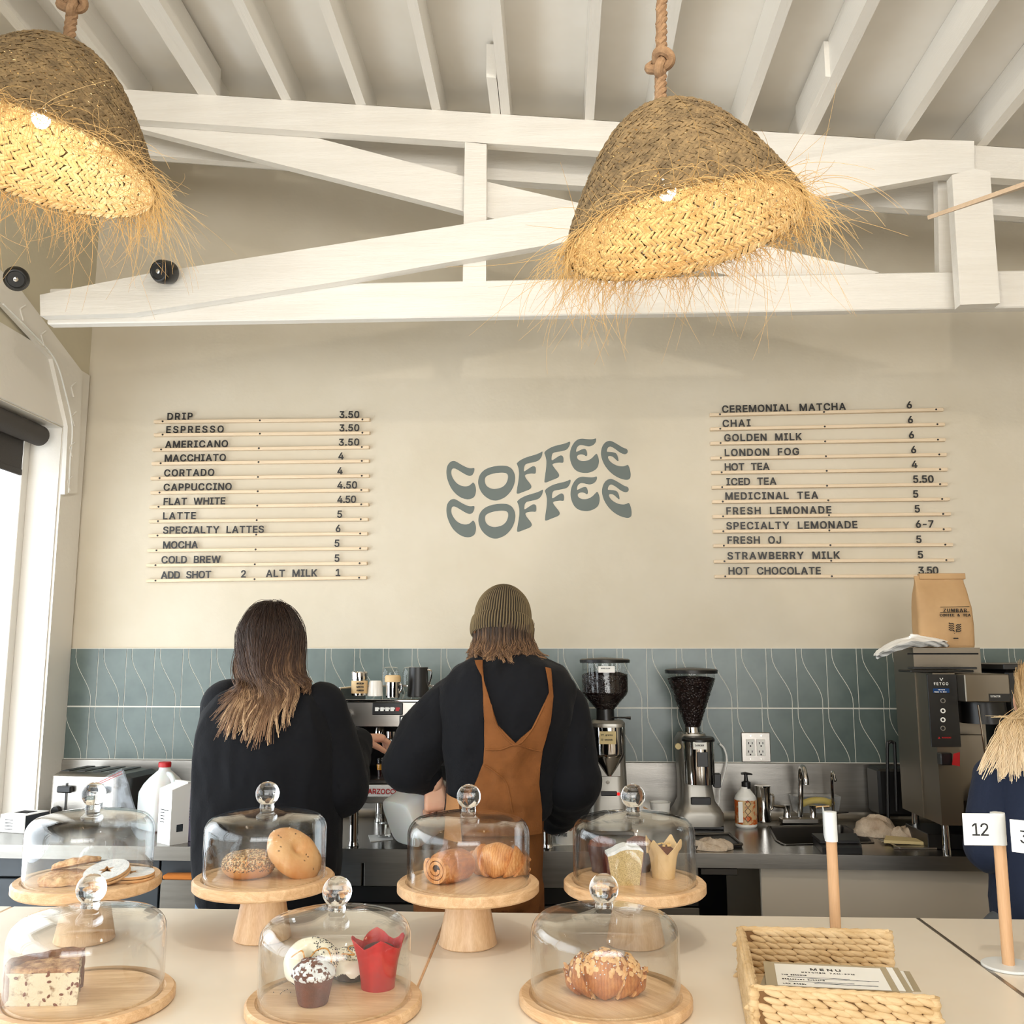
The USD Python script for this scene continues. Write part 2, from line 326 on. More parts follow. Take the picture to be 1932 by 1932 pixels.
obj('falling_brace', bar([(310, 186), (640, 271), (868, 331), (1084, 381), (1482, 472), (1660, 514), (1480, 545), (1080, 449), (872, 398), (640, 338), (437, 287), (240, 237)], YT + .046, .04), 'beam_paint', t)
obj('post', bar([(877, 268), (918, 272), (917, 540), (873, 540)], YT - .001, .04), 'beam_paint', t)
obj('king_post', bar([(1796, 330), (1838, 318), (1868, 324), (1887, 572), (1812, 575)], YT - .088, .045), 'beam_paint', t)
obj('back_post', bar([(1769, 330), (1803, 330), (1806, 520), (1772, 520)], YT + .046, .04), 'beam_paint', t)
obj('back_chord', xzprism([(x, zc(x) - d) for x, d in ((XL + .01, .155), (XR, .155), (XR, .02), (XL + .01, .02))], 3.395, 3.435), 'beam_paint', t)
# strap with hooks up the left wall
s = thing('wall_strap', 'white diagonal board with chevron hooks on the left wall beside the truss end', 'bracket')
SP = [atx(x, y, XL + .03)[1:] for x, y in ((0, 508), (41, 549), (156, 702), (146, 930), (122, 933), (128, 805), (99, 677), (0, 569))]
obj('board', yzprism(SP, XL + .012, XL + .03), 'white_paint', s)
for hx, hy in ((45, 590), (84, 638), (140, 735), (141, 790), (137, 848), (133, 912)):
    o = atx(hx, hy, XL + .03)
    obj('hook', cat_([tube([o + (0, -.028, .004), o + (.004, 0, .03)], .0035, 6), tube([o + (0, -.028, .004), o + (.004, -.008, -.035)], .0035, 6)]), 'white_paint', s)
CB = spline([atx(x, y, XL + .02) for x, y in ((0, 574), (52, 625), (97, 676), (118, 740), (131, 805), (127, 870), (124, 930))], 6)
solo('wall_cable', tube(CB + np.array([.012, 0, 0]), .0035, 6), 'white_plastic', 'thin white cable running down the edge of the strapped left wall', 'cable')
# left window
obj('jamb_lining', box(XL - .199, XL + .001, 3.8165, 3.8195, 0, 2.504, 0), 'white_paint', wl); obj('head_lining', box(XL - .199, XL + .001, -1.09, 3.8165, 2.5015, 2.5045, 0), 'white_paint', wl)
wn = thing('window_1', 'tall side window in the left wall', None, kind='structure')
obj('window_frame', cat_([box(XL - .19, XL - .13, 3.77, 3.815, 0, 2.5), box(XL - .19, XL - .13, -1.09, -1.04, 0, 2.5), box(XL - .19, XL - .13, 1.3, 1.36, 0, 2.5), box(XL - .19, XL - .13, -1.09, 3.815, 2.46, 2.5), box(XL - .19, XL - .13, -1.09, 3.815, 0, .08)]), 'white_paint', wn)
obj('pane', box(XL - .165, XL - .158, -1.05, 3.78, .08, 2.46, 0), 'window_glass', wn)
rs = thing('roller_shade', 'dark grey roller shade at the top of the left window', 'window shade')
rc = np.array([XL - .062, 0, 2.455])
obj('tube', tube([rc + (0, 3.76, 0), rc + (0, 1.4, 0)], .043, 24), 'shade_fabric', rs)
obj('fabric', box(XL - .108, XL - .104, 1.42, 3.72, 2.30, 2.455, 0), 'shade_fabric', rs)
obj('hem_bar', box(XL - .112, XL - .100, 1.42, 3.72, 2.28, 2.305, .002), 'shade_fabric', rs)
obj('end_cap', T(lathe([(0, 0), (.036, 0), (.04, .008), (0, .008)], 24), rc + (0, 3.768, 0), (90, 0, 0)), 'black_plastic', rs)
# ---------------------------------------------------------------- service counter (foreground)
SC = .94
sc = thing('service_counter', 'cream topped service counter carrying the cake stands', 'counter')
sx = [-2.06, -1.342, -.266, .838, 1.92, 2.9]
for a, b in zip(sx[:-1], sx[1:]): obj('panel', box(a + .002, b - .002, .55, 2.382, SC - .028, SC, .0025), 'laminate', sc)
obj('seam_strip', box(.834, .842, .56, 2.378, SC - .02, SC + .001, 0), 'steel', sc)
for x in (-1.342, -.266, 1.92): obj('seam_strip', box(x - .002, x + .002, .56, 2.378, SC - .02, SC - .0015, 0), 'dowel_wood', sc)
obj('cabinet', box(-2.04, 2.88, .62, 2.34, 0, SC - .028, .004), 'apron_panel', sc)
# ---------------------------------------------------------------- cake stands, boards and domes
PR = .1525
def plate_prof(h, t): return [(0, h), (.124, h), (.1265, h - .003), (.133, h - .003), (.1355, h), (PR - .004, h), (PR, h - .004), (PR, h - t + .004), (PR - .004, h - t), (0, h - t)]
SPOT = {'cookies': atz(166.5, 1655, 1.07), 'bagels': atz(499, 1652, 1.07), 'croissants': atz(883.5, 1661, 1.07), 'cakes': atz(1197, 1660, 1.07),
        'wedge': atz(160, 1873, .96), 'donuts': atz(631, 1880, .96), 'almond': atz(1142, 1872, .96)}
st0 = thing('cake_stand', 'wooden pedestal cake stand under the dome with cookies, furthest left', 'cake stand', (*SPOT['cookies'][:2], SC), 25, group='pedestal cake stands')
obj('plate', lathe(plate_prof(.13, .023), 72), 'plate_wood', st0)
obj('pedestal', lathe([(0, .0005), (.060, .0005), (.0625, .003), (.0425, .106), (.0, .1065)], 48), 'foot_wood', st0)
for k, ang, lab in (('bagels', -20, 'wooden pedestal cake stand carrying the seeded and onion bagels'), ('croissants', 70, 'wooden pedestal cake stand carrying the croissant and the chocolate pastry roll'), ('cakes', 140, 'wooden pedestal cake stand carrying the pound cake slice and paper wrapped muffin')):
    dup(st0, (*SPOT[k][:2], SC), ang, lab)
bd0 = thing('cake_board', 'round flat wooden board under the dome with the crumb cake wedge', 'cake board', (*SPOT['wedge'][:2], SC), 10, group='flat cake boards')
obj('plate', lathe(plate_prof(.02, .0195), 72), 'plate_wood', bd0)
for k, ang, lab in (('donuts', 0, 'round flat wooden board carrying the glazed donuts and red muffin'), ('almond', -52, 'round flat wooden board carrying the almond croissant alone')):
    dup(bd0, (*SPOT[k][:2], SC), ang, lab)
def arc(cx, cz, r, a0, a1, n=6): return [(cx + r * math.cos(math.radians(a)), cz + r * math.sin(math.radians(a))) for a in np.linspace(a0, a1, n)]
outer = [(.1318, .0), (.1322, .05), (.1322, .100)] + arc(.0972, .100, .035, 5, 62, 8) + [(.085, .1385), (.05, .1425), (.026, .1445), (.014, .148)]
inner = [(r - .0032 if r > .09 else r, z if z < .09 else z - .0034) for r, z in outer][::-1]
dm0 = thing('glass_dome', 'clear glass cloche with ball knob covering the cookies', 'glass dome', (*SPOT['cookies'][:2], SC + .127), 0, group='glass cake domes')
obj('dome', lathe(outer + [(0, .148), (0, .1445)] + inner + [(.1318, 0)], 96), 'dome_glass', dm0)
kp = [(0, .1472), (.0165, .1472), (.0158, .151), (.0152, .154)] + arc(0, .178, .0262, -54, 86, 16) + [(0, .2043)]
obj('knob', lathe(kp, 48), 'solid_glass', dm0)
for k, z, lab in (('bagels', SC + .127, 'clear glass cloche with ball knob covering the two bagels'), ('croissants', SC + .127, 'clear glass cloche with ball knob covering the croissant and pastry roll'),
                  ('cakes', SC + .127, 'clear glass cloche with ball knob covering the pound cake and paper muffin'), ('wedge', SC + .017, 'clear glass cloche with ball knob covering the crumb cake wedge'),
                  ('donuts', SC + .017, 'clear glass cloche with ball knob covering the donuts and red muffin'), ('almond', SC + .017, 'clear glass cloche with ball knob covering the almond croissant')):
    dup(dm0, (*SPOT[k][:2], z), 0, lab)
# ---------------------------------------------------------------- pastries
M('cookie', (188, 136, 90), .85, col2=(224, 184, 136), scale=55, bump=1.0, bscale=130, ramp=(.4, .6))
M('linzer', (206, 158, 108), .8, bump=.5, bscale=120)
M('sugar_dust', (214, 216, 218), .9, bump=.8, bscale=160, col2=(236, 236, 236), scale=60)
M('jam', (44, 18, 16), .2)
M('bagel_crust', (212, 164, 108), .5, col2=(186, 122, 66), scale=7, bump=.35, bscale=60, subsurface_weight=.0)
M('bagel_pale', (222, 176, 122), .5, col2=(198, 136, 80), scale=9, bump=.35, bscale=60)
M('seed_pale', (206, 178, 132), .7); M('seed_black', (30, 27, 26), .6); M('seed_brown', (128, 92, 56), .7)
pastry('croissant_crust', (176, 106, 54), (206, 140, 80), (228, 174, 118), 60.0, .84)
pastry('croissant_dark', (140, 78, 38), (172, 104, 54), (204, 142, 84), 55.0, .88)
M('croissant_pale', (232, 190, 134), .6, bump=.3)
M('crumb', (226, 198, 138), .9, col2=(176, 142, 82), scale=420, bump=1.0, bscale=500, ramp=(.42, .7))
M('cake_crust', (112, 56, 32), .7, bump=.4, bscale=80)
M('cake_top', (134, 84, 52), .85, col2=(214, 172, 128), scale=70, bump=1.0, bscale=140)
M('rim_brown', (142, 94, 62), .85, col2=(112, 68, 42), scale=50, bump=1.0, bscale=120)
M('custard', (216, 200, 170), .75, col2=(140, 100, 66), scale=75, bump=.7, bscale=140, ramp=(.56, .70))
M('parchment', (226, 196, 150), .6, col2=(208, 172, 120), scale=12)
M('muffin_choc', (112, 58, 38), .8, col2=(88, 44, 30), scale=40, bump=.8, bscale=110)
M('muffin_dark', (62, 26, 24), .6, bump=.3)
M('red_paper', (196, 22, 34), .45, col2=(160, 18, 34), scale=14)
M('donut_dough', (48, 28, 22), .7, bump=.6, bscale=90)
M('white_glaze', (240, 232, 206), .22, col2=(244, 238, 220), scale=10)
M('caramel', (206, 140, 40), .3)
M('almond_flake', (232, 196, 146), .6, col2=(206, 150, 92), scale=60)
M('nut', (226, 186, 120), .6)
rng = np.random.default_rng(5)
def on(k, px, py, z): return atz(px, py, z)
PZ, BZ = SC + .1302, SC + .0202
def rough_disc(r, h, seed, amp=.0025, sc=60):
    m = lathe(spline([(0, 0), (r * .9, 0), (r * .99, h * .25), (r, h * .5), (r * .93, h * .82), (r * .75, h * .97), (r * .4, h * 1.02), (0.0, h * 1.03)], 5).clip(0, None), 90)
    m.merge_vertices(); m = bump_mesh(m, amp, sc, seed); m.vertices[:, 2] = np.maximum(m.vertices[:, 2], 0); return m
def place(name, label, cat, px, py, z, rz=0, group=None): return thing(name, label, cat, atz(px, py, z), rz, group)
# cookies
p = place('cookie', 'thick golden brown cookie lying flat, behind the others on the cookie stand', 'cookie', 122, 1664, PZ, 0)
obj('body', rough_disc(.052, .018, 1, .0055, 70), 'cookie', p)
p = thing('cookie', 'crackled brown cookie leaning up on top of the flat one', 'cookie', atz(138, 1655, PZ) + (0, .01, .022), 0)
obj('body', T(rough_disc(.05, .014, 2, .0055, 80), r=(-8, -12, 0)), 'cookie', p)
def linzer(nm, lab, loc, rot, seed, star=True):
    q = thing(nm, lab, 'cookie', loc)
    st = [(.017 * (1 if i % 2 == 0 else .42) * math.sin(i * math.pi / 5), .017 * (1 if i % 2 == 0 else .42) * math.cos(i * math.pi / 5)) for i in range(10)]
    top = Point(0, 0).buffer(.047, 32).difference(Polygon(st))
    obj('bottom_biscuit', T(bump_mesh(lathe([(0, 0), (.046, 0), (.048, .003), (.046, .006), (0, .006)], 48), .0006, 80, seed), r=rot), 'linzer', q)
    obj('jam', T(lathe([(0, .0062), (.04, .0062), (.04, .0078), (0, .0078)], 32), r=rot), 'jam', q)
    obj('top_biscuit', T(extr(top, .005), (0, 0, 0), None).apply_translation((0, 0, .008)) if False else T(T(extr(top, .005), (0, 0, .008)), r=rot), 'linzer', q)
    obj('sugar', T(T(extr(top.buffer(-.0008), .0009), (0, 0, .013)), r=rot), 'sugar_dust', q); return q
linzer('linzer_cookie', 'sugar dusted cookie with star cut-out tilted toward the room', atz(205, 1664, PZ) + (-.004, .0, .013), (14, -9, 20), 3)
linzer('linzer_cookie', 'sugar dusted biscuit half hidden beneath the star cookie', atz(235, 1662, PZ) + (.006, .02, .001), (2, 0, 50), 4)
# bagels
def bagel(R, r, seed, squash=.82):
    m = trimesh.creation.torus(R, r, major_sections=56, minor_sections=28); m.vertices[:, 2] *= squash; m.merge_vertices()
    m = bump_mesh(m, .004, 22, seed); m.apply_translation((0, 0, r * squash)); m.vertices[:, 2] = np.maximum(m.vertices[:, 2], .0); return m
def scatter(m, n, size, zmin, seed, flat=.4, long_=1.6, zc_=None):
    r = np.random.default_rng(seed); P, fi = trimesh.sample.sample_surface(m, n * 3, seed=seed); N = m.face_normals[fi]
    ok = N[:, 2] > zmin; P, N = P[ok][:n], N[ok][:n]; out = []
    base = trimesh.creation.icosphere(0 if n > 150 else 1, size)
    for q, nn in zip(P, N):
        b = base.copy(); b.apply_scale((long_, 1, flat)); a = r.uniform(0, 6.28); b.apply_transform(trimesh.transformations.rotation_matrix(a, (0, 0, 1)))
        b.apply_transform(trimesh.geometry.align_vectors((0, 0, 1), nn + r.normal(0, .15, 3))); b.apply_translation(q + nn * size * .2); out.append(b)
    return cat_(out)
p = place('bagel', 'round bagel crusted with mixed seeds, lying flat on its stand', 'bagel', 468, 1653, PZ, 0)
bg = bagel(.031, .0275, 6, .92); obj('dough', bg, 'bagel_crust', p)
obj('sesame_seeds', scatter(bg, 900, .0015, .1, 7), 'seed_pale', p, kind='stuff'); obj('poppy_seeds', scatter(bg, 900, .0011, -.3, 8, .8, 1), 'seed_black', p, kind='stuff'); obj('onion_flakes', scatter(bg, 420, .0021, .1, 9), 'seed_brown', p, kind='stuff')
p = thing('bagel', 'plain pale bagel propped up against the seeded one', 'bagel', atz(556, 1654, PZ) + (0, .008, 0), 0)
bg = T(bagel(.0275, .0290, 16, .80), (0, 0, -.0232), s=(1.22, .98, 1)); bg = T(bg, (-.006, .002, .0455), (30, 42, 0)); obj('dough', bg, 'bagel_pale', p); obj('seeds', scatter(bg, 26, .0016, -.6, 18), 'seed_brown', p, kind='stuff')
# croissants
def croissant(length, rad, bend, seed, segs=7, ends=.28):
    n = 130; t = np.linspace(-1, 1, n); ang = t * bend; R = length / (2 * bend)
    P = np.stack([R * np.sin(ang), -R * (np.cos(ang) - 1), np.zeros(n)], 1)
    env = rad * (ends + (1 - ends) * np.cos(t * math.pi / 2) ** .75)
    k = np.abs(t) * segs / 2; step = 1.06 - .26 * (k - np.floor(k)) ** 1.3 * (np.abs(t) > .04)
    P[:, 2] = env - rad
    m = tube(P, env * step, 40); tw = m.vertices; tw[:, 0] += .007 * np.sin(np.arctan2(tw[:, 2], tw[:, 1] - .02)) * np.sign(tw[:, 0]) * np.minimum(1, np.abs(tw[:, 0]) / .02); m.merge_vertices(); m.vertices[:, 2] *= .95; m = bump_mesh(m, .0022, 70, seed, 4)
    z = m.vertices[:, 2]; lo = z.min() * .72; z[z < lo] = lo + (z[z < lo] - lo) * .1; m.vertices[:, 2] = z - z.min(); return m
p = place('croissant', 'golden ridged butter croissant at the back of its stand', 'croissant', 938, 1652, PZ, -12)
obj('body', croissant(.140, .040, .8, 21, 6, .34), 'croissant_crust', p)
p = place('pastry_roll', 'rolled chocolate pastry with spiral end, front of the croissant stand', 'pastry', 852, 1662, PZ, -38)
n = 240; th = np.linspace(0, 5.2 * math.pi, n); rr = .009 + .0225 * th / th[-1]
lay = Polygon(np.vstack([np.stack([rr * np.cos(th), rr * np.sin(th)], 1), np.stack([(rr - .0052) * np.cos(th), (rr - .0052) * np.sin(th)], 1)[::-1]])).buffer(.0006)
core = loft([sellipse(0, 0, z, .0315 * s, .0315 * s, 2.1, 44) for z, s in ((.004, .8), (.010, .97), (.02, 1.04), (.05, 1.08), (.075, 1.02), (.086, .85))])
core = bump_mesh(core, .0014, 60, 22); roll = cat_([core]); sp = T(extr(lay.simplify(.0002), .010), (0, 0, -.004))
def lie(m): return T(T(m, (0, -.045, 0), (-90, 0, 0)), (0, 0, .031), s=(1.18, 1, 1))
obj('dough', lie(core), 'croissant_dark', p); obj('spiral_layers', lie(sp), 'croissant_crust', p)
obj('chocolate_filling', lie(T(lathe([(0, 0), (.008, 0), (.008, .01), (0, .01)], 20), (.001, -.004, -.003))), 'jam', p)
# pound cake, paper muffins
p = place('pound_cake_slice', 'thick slice of yellow pound cake with sugared top standing upright', 'cake', 1177, 1666, PZ, 6)
pc = [(-.028, 0), (.030, 0), (.039, .066), (.030, .071), (.006, .072), (-.010, .069), (-.022, .062), (-.037, .058)]
cr = stand(extr(Polygon(pc), .044)); cr.apply_translation((0, .022, 0)); obj('crumb', bump_mesh(cr.subdivide().subdivide(), .0004, 200, 1), 'crumb', p)
obj('crust', cat_([xzprism([(.0302, 0), (.0392, .066), (.0405, .065), (.0318, 0)], -.0215, .0215), xzprism([(-.0282, 0), (-.0362, .058), (-.0375, .058), (-.0298, 0)], -.0215, .0215)]), 'cake_crust', p)
pw = Polygon([(-.037, .0575), (-.022, .0615), (-.010, .0685), (.006, .0715), (.030, .0705), (.0395, .0655), (.0395, .070), (.030, .077), (.016, .0765), (.004, .0800), (-.004, .078), (-.012, .075), (-.022, .069), (-.037, .0635)])
pm = stand(extr(pw, .0425)); pm.apply_translation((0, .0212, 0)); obj('sugar', bump_mesh(pm.subdivide().subdivide(), .0012, 120, 2), 'sugar_dust', p)
def tulip(R0, R1, h, n, seed, notch=.5, th=.0006, flare=.22):
    """a tulip paper cup: corners flare upward"""
    r = np.random.default_rng(seed); N = 72; a = np.arange(N) / N * 2 * np.pi; rings = []
    ph_ = r.uniform(0, 1); pet = 1 - np.abs(((n * a / (2 * np.pi) + ph_) % 1) * 2 - 1); pet = pet ** 1.15; wob = 1 + .05 * np.cos(3 * a + 1) + .03 * np.sin(9 * a)
    for t in np.linspace(0, 1, 14):
        fl = max(0, (t - .5) / .5); hh = h * t * (1 - notch * (1 - pet) * fl) ; rad = (R0 + (R1 - R0) * t ** 1.3) * (1 + (flare * pet - .02) * fl) * (1 + .05 * t * np.sin(5 * a + 2 * seed) + .02 * t * np.sin(13 * a)) * (1 + (wob - 1) * t)
        rings.append(np.stack([rad * np.cos(a), rad * np.sin(a), hh], 1))
    ins = [q * ((1 - th / .03), (1 - th / .03), 1) + (0, 0, th) for q in rings[::-1]]
    return loft(rings + ins)
p = place('tulip_muffin', 'muffin in tan tulip paper with a nut topped crumb', 'muffin', 1252, 1655, PZ, 20)
obj('paper', tulip(.025, .036, .086, 4, 3, .42), 'parchment', p)
obj('cake', bump_mesh(lathe([(0, .002), (.0225, .002), (.0255, .050), (.023, .060), (.014, .065), (0, .066)], 36), .0012, 90, 4), 'muffin_choc', p); obj('nuts', scatter(lathe([(0, .068), (.02, .068), (0, .070)], 20), 14, .003, -1, 5, .6, 1.3), 'nut', p)
for px, py, lab in ((1137, 1644, 'dark red paper muffin at the back left of the pound cake'), (1207, 1643, 'dark muffin almost hidden between pound cake and tan paper muffin')):
    p = place('dark_muffin', lab, 'muffin', px, py, PZ, 30); obj('paper', lathe([(0, .001), (.0235, .001)] + [(.0235 + .010 * t, .001 + .058 * t) for t in (.5, 1)] + [(.031, .058), (0, .056)], 40), 'muffin_dark', p)
    obj('cake', bump_mesh(lathe([(.0, .0545), (.031, .0565), (.028, .066), (.015, .073), (0, .075)], 30), .002, 80, 3), 'muffin_choc', p)
# crumb cake wedge
p = place('cake_wedge', 'wedge of pale nut cake with browned crust rim', 'cake', 86, 1888, BZ, 0)
wpg = [(.066, -.020), (-.058, -.030), (-.064, -.010), (-.050, .024), (-.020, .054), (.014, .068), (.026, .070)]
wm = extr(Polygon(wpg), .052); wm = bump_mesh(wm.subdivide().subdivide().subdivide(), .0016, 60, 7); wm.vertices[:, 2] = np.maximum(wm.vertices[:, 2], 0)
obj('filling', wm, 'custard', p)
tp = extr(Polygon(wpg).buffer(-.002), .008).subdivide().subdivide().subdivide(); tp.apply_translation((0, 0, .051)); obj('top_crumble', bump_mesh(tp, .0055, 75, 8), 'cake_top', p)
rim = Polygon([(-.060, -.031), (-.068, -.010), (-.053, .027), (-.022, .058), (.013, .073), (.029, .074), (.029, .062), (.016, .059), (-.012, .046), (-.040, .018), (-.054, -.010), (-.050, -.030)])
rm = extr(rim, .067).subdivide().subdivide().subdivide(); obj('rim_crust', bump_mesh(rm, .0045, 45, 9), 'rim_brown', p); obj('nut_pieces', T(scatter(wm, 90, .0022, -2, 12, .4, 1.8), (0, 0, 0)), 'cake_crust', p, kind='stuff')
# donuts board
def donut(name, lab, loc, rot, seed):
    q = thing(name, lab, 'donut', loc); d = bagel(.0305, .0170, seed, 1.0).subdivide(); obj('dough', T(d, r=rot), 'donut_dough', q)
    gz = d.copy(); gz.vertices = gz.vertices + gz.vertex_normals * .0018; keep = gz.triangles_center[:, 2] > .0165 + .004 * np.sin(9 * np.arctan2(gz.triangles_center[:, 1], gz.triangles_center[:, 0])); gz.update_faces(keep); gz.remove_unreferenced_vertices()
    obj('glaze', T(gz, r=rot), 'white_glaze', q); half = gz.copy(); half.update_faces(half.triangles_center[:, 0] + half.triangles_center[:, 1] * .3 > -.002)
    obj('poppy_seeds', T(scatter(half, 260, .0011, .1, seed, .8, 1), r=rot), 'seed_black', q, kind='stuff')
    w_ = [(-.034, -.012), (-.02, .004), (-.006, -.012), (.004, .012), (.02, .02), (.034, .006), (.038, -.012)]
    zz = spline([(x, y, .041 - 26 * max(0, (math.hypot(x, y) - .03)) ** 2) for x, y in w_], 6); obj('caramel_drizzle', T(tube(zz, .0013, 6), r=rot), 'caramel', q)
donut('glazed_donut', 'white glazed dark donut with poppy seeds tilted up behind the sugared muffin', atz(585, 1862, BZ) + (0, .004, .030), (42, 14, 0), 31)
donut('glazed_donut', 'white glazed dark donut lying between the other donut and red muffin', atz(655, 1846, BZ) + (0, .012, .003), (8, 0, 60), 32)
p = place('sugared_muffin', 'chocolate muffin dusted with white sugar, front of the donut board', 'muffin', 590, 1893, BZ, 0)
mc = bump_mesh(lathe([(0, .0), (.023, .0), (.025, .003), (.034, .042), (.038, .050), (.034, .058), (.022, .068), (.008, .072), (0, .073)], 60), .002, 70, 3); mc.vertices[:, 2] = np.maximum(mc.vertices[:, 2], 0); mc.merge_vertices(); mc = mc.subdivide().subdivide()
obj('cake', mc, 'muffin_choc', p); sg = mc.copy(); sg.merge_vertices(); sg.vertices = sg.vertices + sg.vertex_normals * .0009
cc = sg.triangles_center; sg.update_faces((cc[:, 2] > .044) & (meshkit.fbm(cc * 160, 3, 5) + (cc[:, 2] - .05) * 4 * (cc[:, 2] < .05) > .44)); sg.remove_unreferenced_vertices(); obj('sugar', sg, 'sugar_dust', p)
obj('almond_slivers', T(scatter(mc, 60, .0042, .8, 6, .18, 1.5)), 'muffin_choc', p)
p = place('red_muffin', 'muffin wrapped in bright red tulip paper', 'muffin', 713, 1862, BZ, 0)
obj('paper', tulip(.030, .0425, .090, 4, 8, .20, flare=.12), 'red_paper', p); obj('cake', bump_mesh(lathe([(0, .002), (.0275, .002), (.031, .060), (.026, .068), (.015, .073), (0, .075)], 36), .0012, 90, 4), 'muffin_dark', p)
# almond croissant
p = place('almond_croissant', 'large almond croissant covered with flaked almonds', 'croissant', 1142, 1878, BZ, -4)
ac = croissant(.134, .039, .5, 33, 5, .42); ac.vertices[:, 2] *= 1.1; obj('body', ac, 'croissant_dark', p)
obj('almond_flakes', scatter(ac, 230, .0046, .12, 34, .14, 1.5), 'almond_flake', p, kind='stuff'); obj('sugar_crumbs', scatter(ac, 260, .0012, .3, 35, .8, 1), 'sugar_dust', p, kind='stuff')
solo('seed_crumbs', cat_([ball(atz(px, py, BZ) + (0, 0, .0008), .0009, n=0) for px, py in ((516, 1873), (531, 1874), (534, 1871), (537, 1870), (542, 1868), (548, 1873), (529, 1876))]), 'seed_black', 'few black poppy seeds spilled on the donut board', 'crumbs', kind='stuff')
# ---------------------------------------------------------------- straw pendants
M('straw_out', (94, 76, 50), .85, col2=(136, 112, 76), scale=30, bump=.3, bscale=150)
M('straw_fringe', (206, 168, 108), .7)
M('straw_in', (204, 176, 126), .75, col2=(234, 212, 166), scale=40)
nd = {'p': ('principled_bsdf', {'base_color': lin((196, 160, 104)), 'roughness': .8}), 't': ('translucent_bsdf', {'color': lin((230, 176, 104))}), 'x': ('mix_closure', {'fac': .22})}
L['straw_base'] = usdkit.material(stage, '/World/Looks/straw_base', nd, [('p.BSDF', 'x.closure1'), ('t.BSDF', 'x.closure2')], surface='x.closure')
M('jute', (152, 120, 88), .9, col2=(126, 96, 68), scale=60, bump=.5, bscale=200)
glow('bulb_glow', (255, 226, 178), 60.0)
SP_ = spline([(.006, .312), (.045, .306), (.085, .288), (.128, .254), (.166, .208), (.200, .156), (.232, .100), (.258, .048), (.276, 0)], 10)
def weave(prof, offs, seed, rows=16, big=1.15):
    r = np.random.default_rng(seed); d = np.r_[0, np.cumsum(np.linalg.norm(np.diff(prof, axis=0), axis=1))]; Ltot = d[-1]; out_v, out_f, nv = [], [], 0
    lens = np.array([(-.5, 0, 0), (-.2, .5, .15), (.25, .5, .15), (.5, 0, .1), (.25, -.5, .15), (-.2, -.5, .15), (0, 0, .5), (0, 0, -.4)])
    F = [(0, 1, 6), (1, 2, 6), (2, 3, 6), (3, 4, 6), (4, 5, 6), (5, 0, 6), (1, 0, 7), (2, 1, 7), (3, 2, 7), (4, 3, 7), (5, 4, 7), (0, 5, 7)]
    rh = Ltot / rows
    for i in range(rows):
        for half in (0, 1):
            s = (i + .25 + .5 * half) * rh; rad = np.interp(s, d, prof[:, 0]); z = np.interp(s, d, prof[:, 1])
            if rad < .02: continue
            dr = np.interp(s + .004, d, prof[:, 0]) - rad; dz = np.interp(s + .004, d, prof[:, 1]) - z; g = np.hypot(dr, dz); dr, dz = dr / g, dz / g
            n = max(8, int(2 * np.pi * rad / (.0118 * big))); ph = r.uniform(0, 6.28)
            for k in range(n):
                a = ph + 2 * np.pi * (k + r.uniform(-.15, .15)) / n; tgt = np.array([-math.sin(a), math.cos(a), 0]); slp = np.array([dr * math.cos(a), dr * math.sin(a), dz]); nrm = np.cross(tgt, slp)
                if nrm[:2] @ [math.cos(a), math.sin(a)] < 0: nrm = -nrm
                sg = 1 if half else -1; th = math.radians(38 + r.normal(0, 5)); u = tgt * math.cos(th) + slp * math.sin(th) * sg; v = np.cross(nrm, u)
                c = np.array([rad * math.cos(a), rad * math.sin(a), z]) + nrm * (offs + r.normal(0, .0008)); ln, wd = .027 * big * r.uniform(.9, 1.12), .0078 * big
                out_v.append(c + lens[:, :1] * ln * u + lens[:, 1:2] * wd * v + lens[:, 2:] * .0065 * big * nrm); out_f += [(x + nv, y + nv, q + nv) for x, y, q in F]; nv += 8
    m = trimesh.Trimesh(np.vstack(out_v), out_f, process=False); m.fix_normals() if False else None; return m
wv_out, wv_in = weave(SP_, .0035, 1), weave(SP_, -.0060, 2, 13, 1.35)
shell = lathe(np.vstack([SP_ + (0.0005, 0), (SP_ - (.0008, 0))[::-1]]), 72)
def rope(P, R, rs, pitch, n=700):
    P = spline(P, 24); tg = np.gradient(P, axis=0); ln = np.r_[0, np.cumsum(np.linalg.norm(np.diff(P, axis=0), axis=1))]; tg /= np.linalg.norm(tg, axis=1, keepdims=True); out = []
    a0 = np.cross(tg, [0.31, .95, .05]); a0 /= np.linalg.norm(a0, axis=1, keepdims=True); b0 = np.cross(tg, a0)
    for k in range(3):
        ph = ln / pitch * 2 * np.pi + k * 2.094; out.append(tube(P + R * (np.cos(ph)[:, None] * a0 + np.sin(ph)[:, None] * b0), rs, 7))
    return cat_(out)
